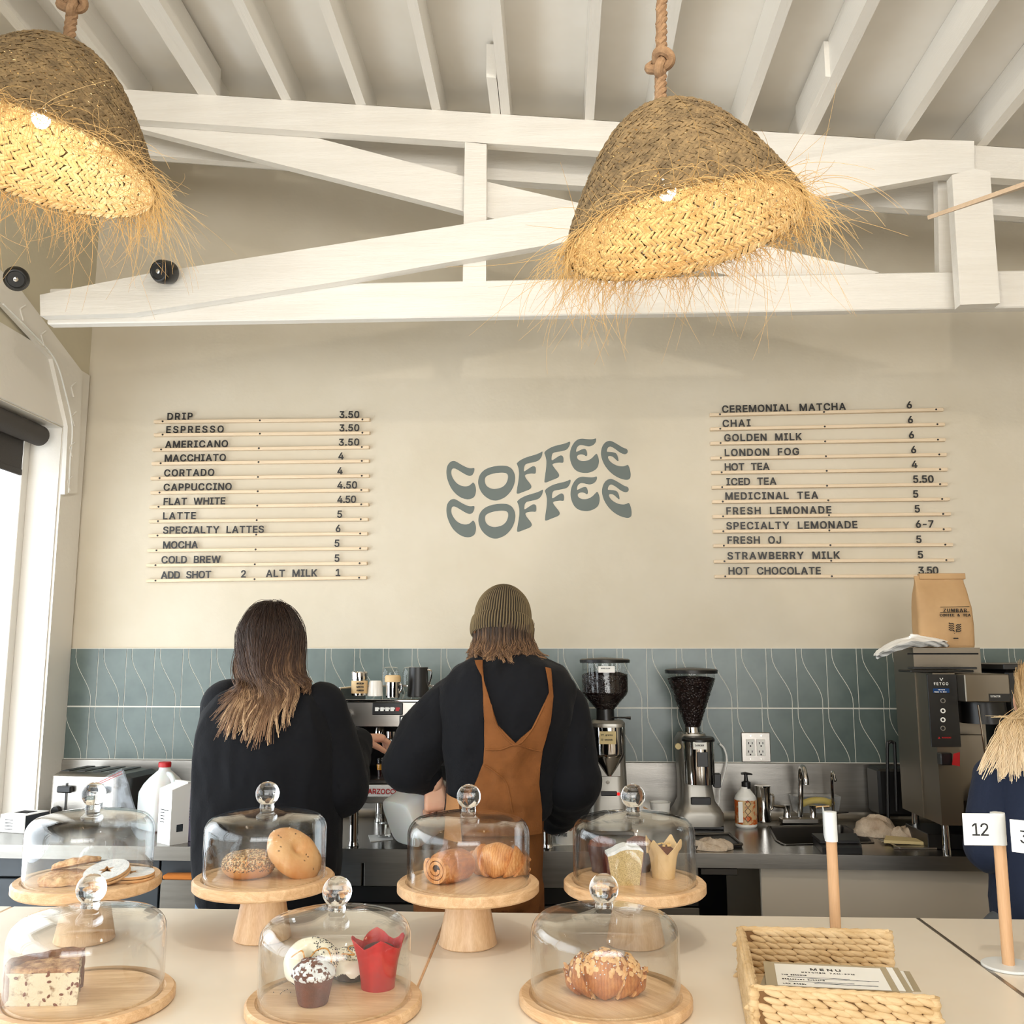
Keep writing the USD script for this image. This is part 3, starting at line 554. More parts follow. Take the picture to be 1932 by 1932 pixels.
def pendant(label, loc, tilt, seed, ceil_z):
    p = thing('straw_pendant', label, 'pendant lamp', loc, 0, group='straw pendant lamps')
    R = trimesh.transformations.euler_matrix(*np.radians(tilt))
    def tr(m): m = m.copy(); m.apply_transform(R); return m
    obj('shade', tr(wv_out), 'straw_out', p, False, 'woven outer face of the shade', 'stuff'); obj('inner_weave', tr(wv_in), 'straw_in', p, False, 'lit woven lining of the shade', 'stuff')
    r = np.random.default_rng(seed); S = []
    for k in range(900):
        a = r.uniform(0, 2 * np.pi); rad = .277 + r.uniform(-.008, .004); q = np.array([rad * math.cos(a), rad * math.sin(a), r.uniform(-.004, .01)]); q = R[:3, :3] @ q
        ln = min(r.gamma(2.0, .045) + .03, .30); d = np.array([math.cos(a) * .6, math.sin(a) * .6, r.uniform(-.8, .1)]) + r.normal(0, .40, 3); d /= np.linalg.norm(d); pt = [q]; crl = r.normal(0, .13, 3)
        for j in range(9):
            d = d + np.array([0, 0, -.20]) + crl; d /= np.linalg.norm(d); pt.append(pt[-1] + d * ln / 9)
        S.append(np.array(pt))
    for k in range(300):     # loose fibres along the rim and over the opening
        a = r.uniform(0, 2 * np.pi); q = np.array([.274 * math.cos(a), .274 * math.sin(a), r.uniform(0, .03)]); b = a + r.normal(0, .5); e = np.array([math.cos(b), math.sin(b), 0]) * r.uniform(.16, .3) + (0, 0, r.uniform(-.05, .03))
        mid = (q + e) / 2 + r.normal(0, .02, 3); S.append(spline([R[:3, :3] @ v for v in (q, mid, e)], 5))
    curves('fringe', S, .0014, 'straw_fringe', p, taper=True)
    top = R[:3, :3] @ np.array([0, 0, .312])
    obj('cord_rope', rope([top + (0, 0, -.01), top + (0.004, 0, .10), (top[0] + .012, top[1], ceil_z - loc[2] - .25), (top[0] + .012, top[1], ceil_z - loc[2])], .0072, .0082, .05), 'jute', p)
    kt = np.linspace(0, 2 * np.pi, 60); kn = np.stack([np.sin(kt) + 2 * np.sin(2 * kt), np.cos(kt) - 2 * np.cos(2 * kt), -np.sin(3 * kt) * 1.3], 1) * .0105
    kn = np.vstack([T(trimesh.Trimesh(kn, [(0, 1, 2)], process=False), r=(90, 0, seed * 40)).vertices]); obj('knot', T(cat_([tube(kn + (.0, 0, 0), .0115, 9), tube(kn * .8 + (0, .006, .004), .010, 9)]), top + (.002, 0, .115)), 'jute', p)
    zt = np.linspace(0, 1, 2); bl = R[:3, :3] @ np.array([-.02, 0, .115])
    obj('socket', T(lathe([(0, .03), (.019, .03), (.019, .075), (0, .075)], 20), bl), 'black_plastic', p)
    obj('bulb', T(lathe([(0, -.026), (.012, -.023), (.021, -.010), (.022, .002), (.017, .016), (.011, .03), (0, .031)], 24), bl), 'bulb_glow', p)
    return np.array(loc) + bl
b2 = pendant('straw pendant lamp hanging before the king post truss, tilted down to its left', (.302, 2.1, 2.518), (3, -9.5, 0), 3, 3.44)
b1 = pendant('straw pendant lamp cut by the left edge, tilted down to its right', (-1.262, 2.1, 2.742), (-1, 9.5, 0), 4, 3.60)
for k, q in enumerate((b1, b2)): lamp_light(f'PendantLight{k}', tuple(q + (0, 0, -.045)), .02, 230.0, (1.0, .86, .66))
# track lamp above the frame that throws the truss shadow, security spots, ceiling fan
p = thing('ceiling_lamp', 'small white ceiling lamp on the rafters in front of the truss', 'ceiling lamp', (.25, .95, 3.28))
obj('housing', lathe([(0, .03), (.05, .03), (.05, .18), (0, .18)], 24), 'white_plastic', p)
def spot(label, o, rz, tilt):
    p = thing('spotlight', label, 'spotlight', o, rz); k = (tilt, 0, 0)
    obj('body', T(lathe([(0, -.028), (.033, -.026), (.041, -.014), (.042, .01), (.040, .035), (.028, .05), (0, .052)], 32), r=k), 'black_plastic', p)
    obj('face', T(lathe([(0, -.0285), (.026, -.0285), (.029, -.031), (.033, -.030), (.034, -.026), (0, -.024)], 32), r=k), 'black_metal', p)
    obj('lens', T(lathe([(0, -.036), (.008, -.033), (.0085, -.028), (0, -.028)], 16), (0, 0, 0), k), 'chrome', p)
    obj('mount', T(lathe([(0, .03), (.02, .03), (.02, .07), (0, .07)], 16), r=k), 'black_plastic', p)
spot('round black spotlight clamped to the rising truss brace', at(308, 513, 3.105), -12, -72)
spot('black spotlight at the left end by the wall strap', at(31, 526, 3.02), 28, -66)
p = thing('ceiling_fan', 'pale wooden ceiling fan blade entering from the right edge', 'ceiling fan', (0, 0, 0))
a, b = at(1750, 411, 2.35), at(1932, 349, 2.15); d_ = b - a; e = b + d_ * 2.2; side = np.array([.25, .95, .35]); side /= np.linalg.norm(side); nrm = np.cross(d_, side); nrm /= np.linalg.norm(nrm)
fb = [a + side * .004, a - side * .004, b - side * .05, b + side * .06, e - side * .07, e + side * .07]
obj('blade', hullpts([q + nrm * h for q in fb for h in (-.005, .005)]), 'blade_wood', p)
obj('hub', T(lathe([(0, -.06), (.08, -.06), (.1, 0), (.08, .08), (0, .09)], 32), e), 'white_plastic', p); obj('rod', tube([e + (0, 0, .06), (e[0], e[1], zc(e[0]))], .014, 12), 'white_plastic', p)
# ---------------------------------------------------------------- wall lettering
CR = {}
C_ = '265 557 330 580 430 640 540 690 600 697 650 693 662 710 655 760 625 820 575 843 510 825 420 775 330 720 270 698 230 718 218 790 240 870 300 960 380 1020 480 1045 560 1030 600 1000 635 972 665 1000 688 1070 688 1160 660 1240 600 1280 520 1290 420 1265 320 1200 230 1100 165 970 130 840 128 720 150 640 200 578'
O_ = '1210 648 1300 660 1380 710 1430 800 1442 900 1415 1030 1350 1150 1250 1250 1130 1305 1040 1315 940 1285 840 1210 770 1110 735 990 745 880 790 790 870 720 980 675 1100 652'
Oi = '1180 780 1270 792 1305 840 1297 920 1260 1000 1190 1060 1090 1090 1000 1090 920 1055 875 1000 860 930 875 870 930 830 1040 795'
F1 = '1475 610 1485 592 1540 545 1640 495 1750 460 1850 430 1920 400 1960 378 1968 395 1952 470 1900 540 1830 572 1740 592 1660 612 1625 650 1613 700 1613 752 1640 745 1700 705 1770 663 1810 660 1838 690 1840 770 1822 800 1760 798 1680 808 1635 830 1640 870 1680 930 1735 1000 1755 1050 1735 1090 1690 1115 1600 1150 1520 1180 1482 1182 1472 1160 1485 1060 1505 940 1517 820 1512 730 1495 660'
F2 = '175 400 215 350 320 290 430 255 540 230 600 210 655 187 668 205 655 260 615 325 560 355 450 378 360 395 325 425 312 480 314 540 350 530 410 490 470 455 510 455 537 490 540 560 525 590 460 588 385 597 335 615 335 645 380 710 435 780 457 830 440 870 390 897 300 932 220 965 182 967 175 945 185 850 205 710 213 580 205 510 190 450'
E1 = '880 130 960 135 1060 142 1120 135 1155 125 1168 145 1155 200 1110 250 1040 275 970 268 900 252 850 255 805 290 785 340 785 380 820 370 880 340 940 325 970 340 990 390 993 440 975 465 940 445 890 430 830 440 800 470 810 515 860 550 930 560 1010 545 1080 505 1130 455 1170 420 1195 450 1218 530 1215 610 1185 690 1120 745 1030 780 930 785 830 765 750 710 695 620 665 510 665 400 695 290 750 200 810 150'
E2 = '1420 172 1490 190 1580 240 1680 300 1745 325 1770 360 1765 400 1730 425 1680 420 1610 385 1530 325 1460 285 1420 283 1385 315 1372 375 1420 383 1500 393 1550 415 1580 470 1595 540 1585 562 1545 530 1490 480 1440 462 1400 468 1395 500 1430 560 1500 615 1580 650 1670 662 1730 648 1770 633 1795 665 1820 750 1828 830 1815 890 1770 917 1700 912 1600 880 1490 815 1390 720 1310 600 1265 470 1262 370 1290 270 1345 200'
def glyph(s, ox, dx, dy):
    v = np.array(s.split(), float).reshape(-1, 2); v = spline(v, 4, True) / 10.168 + (ox + dx, 815 + dy); return [tuple(at(x, y, YW + .012)[[0, 2]]) for x, y in v]
wlt = thing('wall_sign', 'grey green wavy COFFEE COFFEE lettering painted on the cream wall', 'wall lettering')
for row, dy in ((0, 0), (1, 71.8)):
    for nm, s, ox, dx in (('C', C_, 830, 0), ('O', O_, 830, .4), ('F', F1, 830, .7), ('F', F2, 1010, 1.0), ('E', E1, 1010, 1.4), ('E', E2, 1010, 1.9)):
        pg = Polygon(glyph(s, ox, dx * row, dy)).buffer(0)
        if nm == 'O': pg = pg.difference(Polygon(glyph(Oi, ox, dx * row, dy)))
        m = stand(extr(pg, .0012)); m.apply_translation((0, YW + .0121, 0)); obj('letter', m, 'logo_paint', wlt, False)
# ---------------------------------------------------------------- menu rails
def rail(pl, pr, mid, words, col, lab, grp, short=None):
    a, b = at(*pl, YW), at(*pr, YW); p = thing('menu_rail', lab, 'menu rail', (a + b) / 2, 0, grp); o = (a + b) / 2; hw = np.linalg.norm(b - a) / 2; ang = math.degrees(math.atan2(b[2] - a[2], b[0] - a[0])); H = .0068
    obj('slat', T(box(-hw, hw, -.008, .012, -H, H, .0015), r=(0, -ang, 0)), 'slat_wood', p)
    for k, f in enumerate((.043, mid, .967)):
        c = a + (b - a) * f - o; obj('screw', T(lathe([(0, 0), (.0042, 0), (.0036, .0022), (0, .0026)], 12), c + (0, -.008, .0), (90, 0, 0)), 'black_metal', p)
    dirv = (b - a) / np.linalg.norm(b - a)
    for wd, x0, x1 in words:
        f0 = (x0 - pl[0]) / (pr[0] - pl[0]); q = a + (b - a) * f0 - o + np.array([0, 0, H + .0025]); W = (x1 - x0) * np.linalg.norm(b - a) / (pr[0] - pl[0])
        cs = sorted(text(wd, .0295, W, .003, gap=.3).split(only_watertight=False), key=lambda c_: c_.bounds[0][0]); grp_ = [[cs[0]]]
        for c_ in cs[1:]:
            if c_.bounds[0][0] - max(k.bounds[1][0] for k in grp_[-1]) > .0165: grp_.append([])
            grp_[-1].append(c_)
        for gw in grp_: obj('lettering' if wd[0].isalpha() else 'price', wallframe(cat_(gw), q + (0, -.001, 0), dirv, (0, 0, 1)), 'letter_black', p, False)
LT = ['DRIP 316 364 3.50 641 678', 'ESPRESSO 314 423 3.50 641 678', 'AMERICANO 312 431 3.50 640 678', 'MACCHIATO 311 427 4 639 648', 'CORTADO 310 405 4 637 646', 'CAPPUCCINO 309 438 4.50 637 674', 'FLAT_WHITE 309 426 4.50 637 672', 'LATTE 308 370 5 637 645', 'SPECIALTY_LATTES 308 499 6 634 644', 'MOCHA 308 374 5 632 641', 'COLD_BREW 305 417 5 632 641', 'ADD_SHOT 304 399 2 456 466 ALT_MILK 503 599 1 634 639']
LP = [(291, 796, 698, 792), (291, 821, 698, 817), (288, 849, 697, 844), (287, 875, 697, 870), (285, 903, 697, 898), (285, 930, 696, 925), (283, 957, 696, 952), (282, 984, 695, 980), (281, 1011, 694, 1007), (279, 1039, 694, 1035), (277, 1067, 693, 1063), (277, 1096, 692, 1090)]
RT_ = ['CEREMONIAL_MATCHA 1363 1597 6 1712 1722', 'CHAI 1364 1417 6 1714 1723', 'GOLDEN_MILK 1367 1514 6 1716 1726', 'LONDON_FOG 1368 1509 6 1720 1730', 'HOT_TEA 1368 1453 4 1721 1731', 'ICED_TEA 1371 1466 5.50 1724 1762', 'MEDICINAL_TEA 1369 1545 5 1724 1734', 'FRESH_LEMONADE 1371 1570 5 1727 1736', 'SPECIALTY_LEMONADE 1371 1619 6-7 1729 1762', 'FRESH_OJ 1373 1475 5 1730 1739', 'STRAWBERRY_MILK 1373 1586 5 1733 1743', 'HOT_CHOCOLATE 1375 1550 3.50 1734 1771']
RP = [(1339, 783, 1779.5, 773), (1339.5, 810, 1782, 801), (1340, 837, 1783, 830), (1340.5, 865, 1785.5, 858), (1342, 892, 1787, 886), (1343, 920, 1787, 914), (1344, 947, 1791, 942), (1344.5, 975, 1793, 970), (1345, 1003, 1794, 999), (1346, 1030, 1797, 1028), (1347, 1059.5, 1799, 1057), (1348.5, 1088, 1800, 1087)]
for lst, pos, side, mid in ((LT, LP, 'left', .495), (RT_, RP, 'right', .49)):
    for s, (x0, y0, x1, y1) in zip(lst, pos):
        w_ = s.split(); ws = [(w_[i].replace('_', ' '), float(w_[i + 1]), float(w_[i + 2])) for i in range(0, len(w_), 3)]
        rail((x0, y0), (x1, y1), mid, ws, 'letter_black', 'pale wooden menu rail whose black letters read ' + ' '.join(q[0] for q in ws), f'menu rails on the {side} of the wall')
# ---------------------------------------------------------------- back counter
BC = .90
class Thing:
    """a thing at a base point whose parts are given in room coordinates"""
    def __init__(s, name, label, cat, loc, group=None): s.o = np.asarray(loc, float); s.p = thing(name, label, cat, s.o, 0, group)
    def add(s, name, mesh, mat, parent=None, label=None, smooth=35, kind=None):
        m = mesh.copy(); m.vertices = np.asarray(m.vertices) - s.o; return obj(name, m, mat, parent or s.p, smooth, label, kind)
def W(px, w, py, Y): return at(px + w / 2, py, Y)[0] - at(px - w / 2, py, Y)[0]
def wbox(x0, x1, y0, y1, Y, d, b=.002):
    """box whose front face fills the pixel rectangle at depth Y and which runs back by d"""
    a, c = at(x0, y1, Y), at(x1, y0, Y); return box(a[0], c[0], Y, Y + d, a[2], c[2], b)
def clathe(px, Y, prof, n=40):
    """lathe from (pixel half-width, pixel height) pairs on an upright axis at (px, Y)"""
    c = at(px, prof[0][1], Y); P = [(W(px, 2 * r, y, Y) / 2 if r > 0 else 0, at(px, y, Y)[2]) for r, y in prof]
    if P[0][1] > P[-1][1]: P = P[::-1]
    return lathe(P, n, (c[0], c[1], 0))
M('steel_scratch', (158, 154, 147), .34, 1.0, bump=.05, bscale=40, stretch=(1, 1, 12), col2=(146, 142, 136), scale=4)
bc = Thing('back_counter', 'long stainless steel worktop along the tiled wall', 'counter', (0, 3.65, BC))
top = Polygon([(XL + .004, 3.335), (0, 3.31), (2.9, 3.265), (2.9, 3.975), (XL + .004, 3.975)])
SK = [atz(x, y, BC)[:2] for x, y in ((1452, 1560), (1587, 1557), (1640, 1582), (1645, 1590), (1480, 1594), (1466, 1586))]
basin = Polygon(SK).buffer(-.012).buffer(.012)
tp = extr(top.difference(basin), .018); tp.apply_translation((0, 0, BC - .018)); bc.add('worktop', tp, 'steel_top')
bc.add('front_lip', hullpts([(x, y + d, z) for x, y in ((XL + .004, 3.335), (2.9, 3.265)) for d in (-.001, .02) for z in (BC - .046, BC - .0005)]), 'steel_scratch')
bc.add('backsplash', box(XL + .004, 2.9, 3.984, 4.001, BC, 1.1165, .001), 'steel_scratch')
cove = [(3.985, BC), (3.985, BC + .035)] + [(3.985 - .035 + .035 * math.cos(a), BC + .035 - .035 * math.sin(a)) for a in np.linspace(0, math.pi / 2, 6)][1:]
bc.add('cove', yzprism(cove, XL + .006, 2.89), 'steel_scratch', smooth=60)
r0 = np.array(basin.exterior.coords)[:-1]; cen = r0.mean(0)
rg = [np.c_[cen + (r0 - cen) * f, np.full(len(r0), z)] for f, z in ((1.05, BC + .001), (1.05, BC + .003), (1.0, BC + .003), (.985, BC - .006), (.95, BC - .13), (.86, BC - .15), (.02, BC - .155))]
bc.add('sink_basin', loft(rg, cap=False), 'steel_dark', smooth=60)
def unit(name, lab, x0, x1): return Thing(name, lab, 'cabinet', ((x0 + x1) / 2, 3.6, 0))
u = unit('drawer_unit', 'slate coloured drawers under the worktop beside the left wall', -2.08, -1.5)
xs = [at(x, 1650, 3.36)[0] for x in (-60, 150, 299, 372)]
u.add('carcass', box(XL + .01, xs[3], 3.40, 3.95, .02, BC - .06), 'black_matte')
for a, b in zip(xs[:2], xs[1:3]):
    u.add('drawer', box(a + .003, b - .003, 3.372, 3.398, at(100, 1655, 3.37)[2], at(100, 1618, 3.37)[2]), 'slate_front'); u.add('drawer', box(a + .003, b - .003, 3.372, 3.398, .35, at(100, 1659, 3.37)[2]), 'slate_front')
u.add('drawer', box(xs[2] + .003, xs[3] - .003, 3.372, 3.398, .35, at(100, 1657, 3.37)[2]), 'steel_scratch', label='bare steel drawer front'); u.add('drawer', box(xs[2] + .003, xs[3] - .003, 3.372, 3.398, at(100, 1654, 3.37)[2], at(100, 1618, 3.37)[2]), 'slate_front')
u.add('toe_board', box(XL + .01, xs[3], 3.375, 3.4, .02, .34), 'black_matte')
x0, x1 = at(374, 1650, 3.36)[0], at(1320, 1650, 3.36)[0]
u = unit('undercounter_fridge', 'steel fronted fridge with black gaskets under the worktop behind the two baristas', x0, x1)
zz = [at(850, y, 3.36)[2] for y in (1617, 1628, 1674, 1708, 1716)]
u.add('carcass', box(x0 + .004, x1 - .004, 3.40, 3.95, .02, BC - .06), 'black_matte'); xm = [x0 + (x1 - x0) * k / 3 for k in range(4)]
for a, b in zip(xm[:-1], xm[1:]): u.add('drawer_front', box(a + .004, b - .004, 3.36, 3.398, zz[2], zz[1]), 'steel_scratch'); u.add('drawer_front', box(a + .004, b - .004, 3.36, 3.398, .4, zz[3]), 'steel_scratch')
for z0, z1 in ((zz[1] + .002, zz[0]), (zz[3] + .002, zz[2] - .002)): u.add('gasket', box(x0 + .004, x1 - .004, 3.375, 3.4, z0, z1), 'black_plastic')
ax = at(1436, 1690, 3.34)[0]
p = solo('apron_board', box(ax, 2.8, 3.33, 3.352, .02, BC - .05), 'apron_panel', 'beige board closing the worktop front below the sink', 'panel')
solo('under_shelf', cat_([box(x1 + .01, ax - .01, 3.40, 3.95, .3, .32), ]), 'black_matte', 'black shelf in the dark bay under the worktop', 'shelf')
solo('bay_lining', box(x1 + .01, ax - .01, 3.955, 3.975, .02, BC - .05), 'black_matte', 'dark lining at the back of the open bay', 'panel')
solo('shelf_bracket', wbox(1322, 1392, 1639, 1651, 3.37, .03), 'steel_dark', 'short steel rail hung under the worktop edge at the open bay', 'bracket')
# ---------------------------------------------------------------- left end of the worktop
M('toaster_side', (70, 70, 70), .35, .6)
o = np.array((-1.80, 3.80, BC)); p = thing('toaster', 'wide four slot steel toaster in the left corner', 'toaster', o, -7)
obj('body', rbox(-.17, .13, -.12, .12, .018, .20, .03), 'steel', p, 40); obj('end_panel', rbox(.11, .175, -.118, .118, .016, .196, .03), 'toaster_side', p, 40); obj('base', box(-.168, .17, -.115, .115, .004, .022, .004), 'black_plastic', p)
for k in range(4): obj('slot', box(-.14 + .068 * k, -.105 + .068 * k, -.085, .085, .1985, .2025, .001), 'black_metal', p)
for k in range(2):
    obj('lever', box(-.12 + .15 * k, -.06 + .15 * k, -.138, -.118, .125, .150, .004), 'black_plastic', p); obj('lever_groove', box(-.092 + .15 * k, -.088 + .15 * k, -.1215, -.119, .05, .16, 0), 'black_metal', p)
    obj('dial', T(lathe([(0, 0), (.019, 0), (.017, .012), (0, .013)], 24), (-.125 + .15 * k, -.119, .055), (90, 0, 0)), 'black_plastic', p)
o = np.array((-2.01, 3.60, BC)); p = thing('dispenser_box', 'small white cardboard box with rounded label beside the toaster', 'box', o, -14)
obj('carton', box(-.055, .06, -.06, .06, .0, .065), 'white_plastic', p); obj('slot', box(-.03, .03, -.02, .03, .0648, .0658, 0), 'black_matte', p); obj('side_band', box(.0595, .0608, -.058, .058, .002, .063, 0), 'slate_front', p)
for k in range(4): obj('print_line', box(-.03, .005, -.0608, -.0598, .012 + .011 * k, .0138 + .011 * k, 0), 'ink', p)
bag = []
p = Thing('zip_bag', 'clear zip bag leaning on the toaster', 'bag', (-1.60, 3.60, BC))
def sheet(corners, nu, nv, amp, seed, th):
    a, b, c, d = map(np.asarray, corners); u, v = np.meshgrid(np.linspace(0, 1, nu), np.linspace(0, 1, nv)); u, v = u[..., None], v[..., None]
    P = (a * (1 - u) + b * u) * (1 - v) + (d * (1 - u) + c * u) * v; P = P.reshape(-1, 3); n = np.cross(b - a, d - a); n /= np.linalg.norm(n)
    P = P + n * ((meshkit.fbm(P * 28, 3, seed) - .5) * 2 * amp)[:, None]; F = []
    for j in range(nv - 1):
        for i in range(nu - 1): q = j * nu + i; F += [(q, q + 1, q + nu + 1), (q, q + nu + 1, q + nu)]
    F = np.array(F); N = len(P); return trimesh.Trimesh(np.vstack([P + n * th / 2, P - n * th / 2]), np.vstack([F, F[:, ::-1] + N]), process=False)
ca, cb, cc, cd = at(190, 1560, 3.56), at(264, 1560, 3.56), at(232, 1451, 3.62), at(174, 1480, 3.62)
p.add('film', sheet((ca, cb, cc, cd), 24, 24, .014, 3, .02), 'clear_plastic')
for f in (.93, .965): p.add('zip_line', tube([cd + (ca - cd) * (1 - f) + (0, -.016, 0), cc + (cb - cc) * (1 - f) + (0, -.016, 0)], .0011, 5), 'red_paint')
M('milk_hdpe', (212, 214, 212), .4, subsurface_weight=.3, subsurface_scale=.02)
def jug(name, lab, loc, rot, red=True, h=.235, w=.152):
    q = thing(name, lab, 'milk jug', loc)
    rings = [sellipse(0, 0, z * h, w / 2 * s, w / 2 * s, pw, 56) for z, s, pw in ((0, .86, 5), (.02, .96, 5), (.06, 1, 5), (.5, 1, 5), (.58, .99, 4.5), (.70, .86, 3.4), (.80, .66, 2.6), (.88, .42, 2.2), (.915, .30, 2), (.95, .27, 2), (1.0, .27, 2))]
    m = loft(rings); obj('bottle', T(m, r=rot), 'milk_hdpe', q)
    hp = [(.025, 0, .86 * h), (.055, 0, .84 * h), (.083, 0, .72 * h), (.086, 0, .56 * h), (.072, 0, .48 * h)]; obj('handle', T(tube(spline(hp, 6), .0105, 12), r=rot), 'milk_hdpe', q)
    obj('cap', T(lathe([(0, h * .965), (.0235, h * .965), (.0235, h * 1.035), (.021, h * 1.045), (0, h * 1.045)], 32), r=rot), 'red_paint' if red else 'slate_front', q); return q
jug('milk_jug', 'white plastic milk jug with red cap standing by the cartons', (at(300, 1500, 3.62)[0], 3.66, BC), (0, 0, -40))
jb, jn = at(754, 1556, 2.97), at(818, 1512, 3.06); jd = (jn - jb) / np.linalg.norm(jn - jb)
JR = trimesh.geometry.align_vectors((0, 0, 1), jd) @ trimesh.transformations.rotation_matrix(math.radians(100), (0, 0, 1))
jm = jug('milk_jug', 'white plastic milk jug tipped in the hand of the barista in overalls', jb, np.degrees(trimesh.transformations.euler_from_matrix(JR)), False, .235, .150)
M('carton_lilac', (205, 200, 226), .5)
def carton(lab, px0, px1, py0, py1, Y, mat, rz, w=.085, d=.07):
    c = at((px0 + px1) / 2, py1, Y); h = at((px0 + px1) / 2, py0, Y)[2] - BC; q = thing('drink_carton', lab, 'carton', (c[0], Y + d / 2, BC), rz)
    obj('box', hullpts([(x, y, z) for x in (-w / 2, w / 2) for y in (-d / 2, d / 2) for z in (0, h * .9)] + [(x, d / 2, h) for x in (-w / 2, w / 2)]), mat, q); obj('top_seam', box(-w / 2, w / 2, d / 2 - .012, d / 2 + .003, h - .006, h + .002, .001), mat, q)
    for k in range(5): obj('print_line', box(-w * .32, -w * .32 + w * (.3 if k else .6), -d / 2 - .0008, -d / 2 + .0002, h * (.55 - .05 * k), h * (.55 - .05 * k) + .0022, 0), 'ink', q)
    obj('side_print', box(w / 2 - .0002, w / 2 + .0008, -.012, .012, h * .2, h * .32, 0), 'slate_front', q); return q
carton('tall white drink carton in front of the red capped jug', 290, 345, 1478, 1594, 3.36, 'paper_white', -38)
carton('lilac printed drink carton partly behind the long haired barista', 344, 384, 1476, 1586, 3.42, 'carton_lilac', -25)
M('orange_cloth', (206, 122, 48), .9)
solo('orange_cloth', bump_mesh(rbox(at(308, 1652, 3.33)[0], at(372, 1652, 3.33)[0], 3.315, 3.36, at(330, 1659, 3.33)[2], at(330, 1649, 3.33)[2], .008), .004, 40, 3), 'orange_cloth', 'orange cloth poking out above the bare steel drawer', 'cloth')
# ---------------------------------------------------------------- espresso machine
EY = 3.40
em = Thing('espresso_machine', 'steel espresso machine against the tiles between the two baristas', 'espresso machine', (-.48, 3.65, BC))
xa, xb = at(634, 1340, EY)[0], .02
za, zb = at(700, 1372, EY)[2], at(700, 1324, EY)[2]
em.add('upper_body', rbox(xa, xb, EY, 3.93, za, zb, .006), 'steel'); em.add('top_tray', box(xa - .004, xb, EY - .006, 3.93, zb, zb + .008), 'chrome')
em.add('side_panel', box(xa - .012, xa - .001, EY + .02, 3.93, 1.10, zb + .046, .004), 'black_plastic'); em.add('back_panel', box(xa, xb, 3.74, 3.93, 1.09, za), 'black_metal')
em.add('cup_rail', tube([(xa + .0, EY + .05, zb + .008), (xa + .0, EY + .05, zb + .045), (xa + .06, EY + .16, zb + .05), (xb, EY + .2, zb + .05)], .004, 8), 'chrome')
zt = at(700, 1471, 3.32)[2]; z5 = at(700, 1516, 3.32)[2]
em.add('drip_tray', box(xa + .03, xb, 3.32, 3.9, zt - .012, zt), 'steel_dark'); em.add('lower_front', rbox(xa + .03, xb, 3.322, 3.9, z5, zt - .012, .005), 'steel_scratch')
for x in (xa + .08, xb - .06):
    for y in (3.37, 3.85): em.add('leg', lathe([(0, BC + .001), (.02, BC + .001), (.016, BC + .02), (.0155, z5), (0, z5)], 20, (x, y, 0)), 'chrome')
np_ = em.add('name_plate', wbox(655, 759, 1482, 1503, 3.315, .01), 'white_plastic')
q = at(660, 1497.5, 3.3135); em.add('name_lettering', sign('LA MARZOCCO', .0165, q, at(754, 1497, 3.3135)[0] - q[0], depth=.001), 'red_paint', np_, smooth=False)
bp_ = em.add('button_panel', wbox(702, 760, 1326, 1349, EY - .004, .006), 'black_plastic')
for x in (711, 721, 730.5, 740, 750): em.add('button', cat_([wbox(x - 3.6, x + 3.0, 1334.5, 1342, EY - .0055, .002, .0005), wbox(x + 3.0, x + 5, 1335, 1338.5, EY - .0055, .002, 0)]), 'red_paint' if x == 750 else 'white_plastic', bp_)
rk_ = em.add('rocker_switch', wbox(753, 772, 1350, 1370, EY - .004, .006), 'black_plastic'); em.add('rocker', wbox(756, 765, 1353, 1366, EY - .008, .006), 'white_plastic', rk_)
def disc(px, py, Y, r, th, n=28): return T(lathe([(0, 0), (r, 0), (r, th * .8), (r * .92, th), (0, th)], n), at(px, py, Y), (90, 0, 0))
em.add('steam_knob', disc(655, 1347, EY, .019, .03), 'black_plastic'); em.add('knob_ring', disc(650, 1346, EY, .017, .018), 'chrome')
pg_ = em.add('pressure_gauge', disc(786, 1346, EY, .024, .008), 'chrome'); em.add('gauge_face', disc(786, 1346, EY - .0081, .0205, .001), 'paper_white', pg_)
for gx in (716, 830):
    em.add('group_head', clathe(gx, EY + .09, [(0, 1372), (8.5, 1372), (11, 1380), (11, 1390), (0, 1390)]), 'chrome')
h0, h1 = at(716, 1393, EY + .07), at(692, 1421, 3.31)
em.add('portafilter', cat_([clathe(716, EY + .09, [(0, 1389), (12, 1389), (12, 1397), (7, 1402), (0, 1402)]), tube([h0, h0 + (h1 - h0) * .35], .008, 12), tube([at(714, 1402, EY + .09), at(712, 1412, EY + .09)], .007, 10)]), 'chrome')
ph_ = em.add('portafilter_handle', tube(np.array([h0 + (h1 - h0) * f for f in (.3, .4, .7, .95, 1)]), (.011, .013, .0145, .015, .012), 14), 'black_plastic'); em.add('handle_cap', ball(h1 - (0, .002, 0), .0115, (1, .5, 1)), 'chrome', ph_)
em.add('spout', cat_([clathe(738, EY + .05, [(0, 1380), (9, 1380), (9, 1392), (0, 1392)]), tube([at(738, 1392, EY + .05), at(730, 1404, EY + .03), at(727, 1415, EY + .03)], .006, 10), tube([at(738, 1392, EY + .05), at(744, 1404, EY + .03), at(745, 1415, EY + .03)], .006, 10)]), 'chrome')
em.add('steam_wand', tube(spline([at(653, 1372, EY + .06), at(656, 1388, EY + .03), at(660, 1405, EY), at(665, 1424, EY - .01)], 6), .0052, 10), 'chrome')
em.add('wand_plate', wbox(660, 682, 1384, 1406, EY + .1, .01), 'black_plastic')
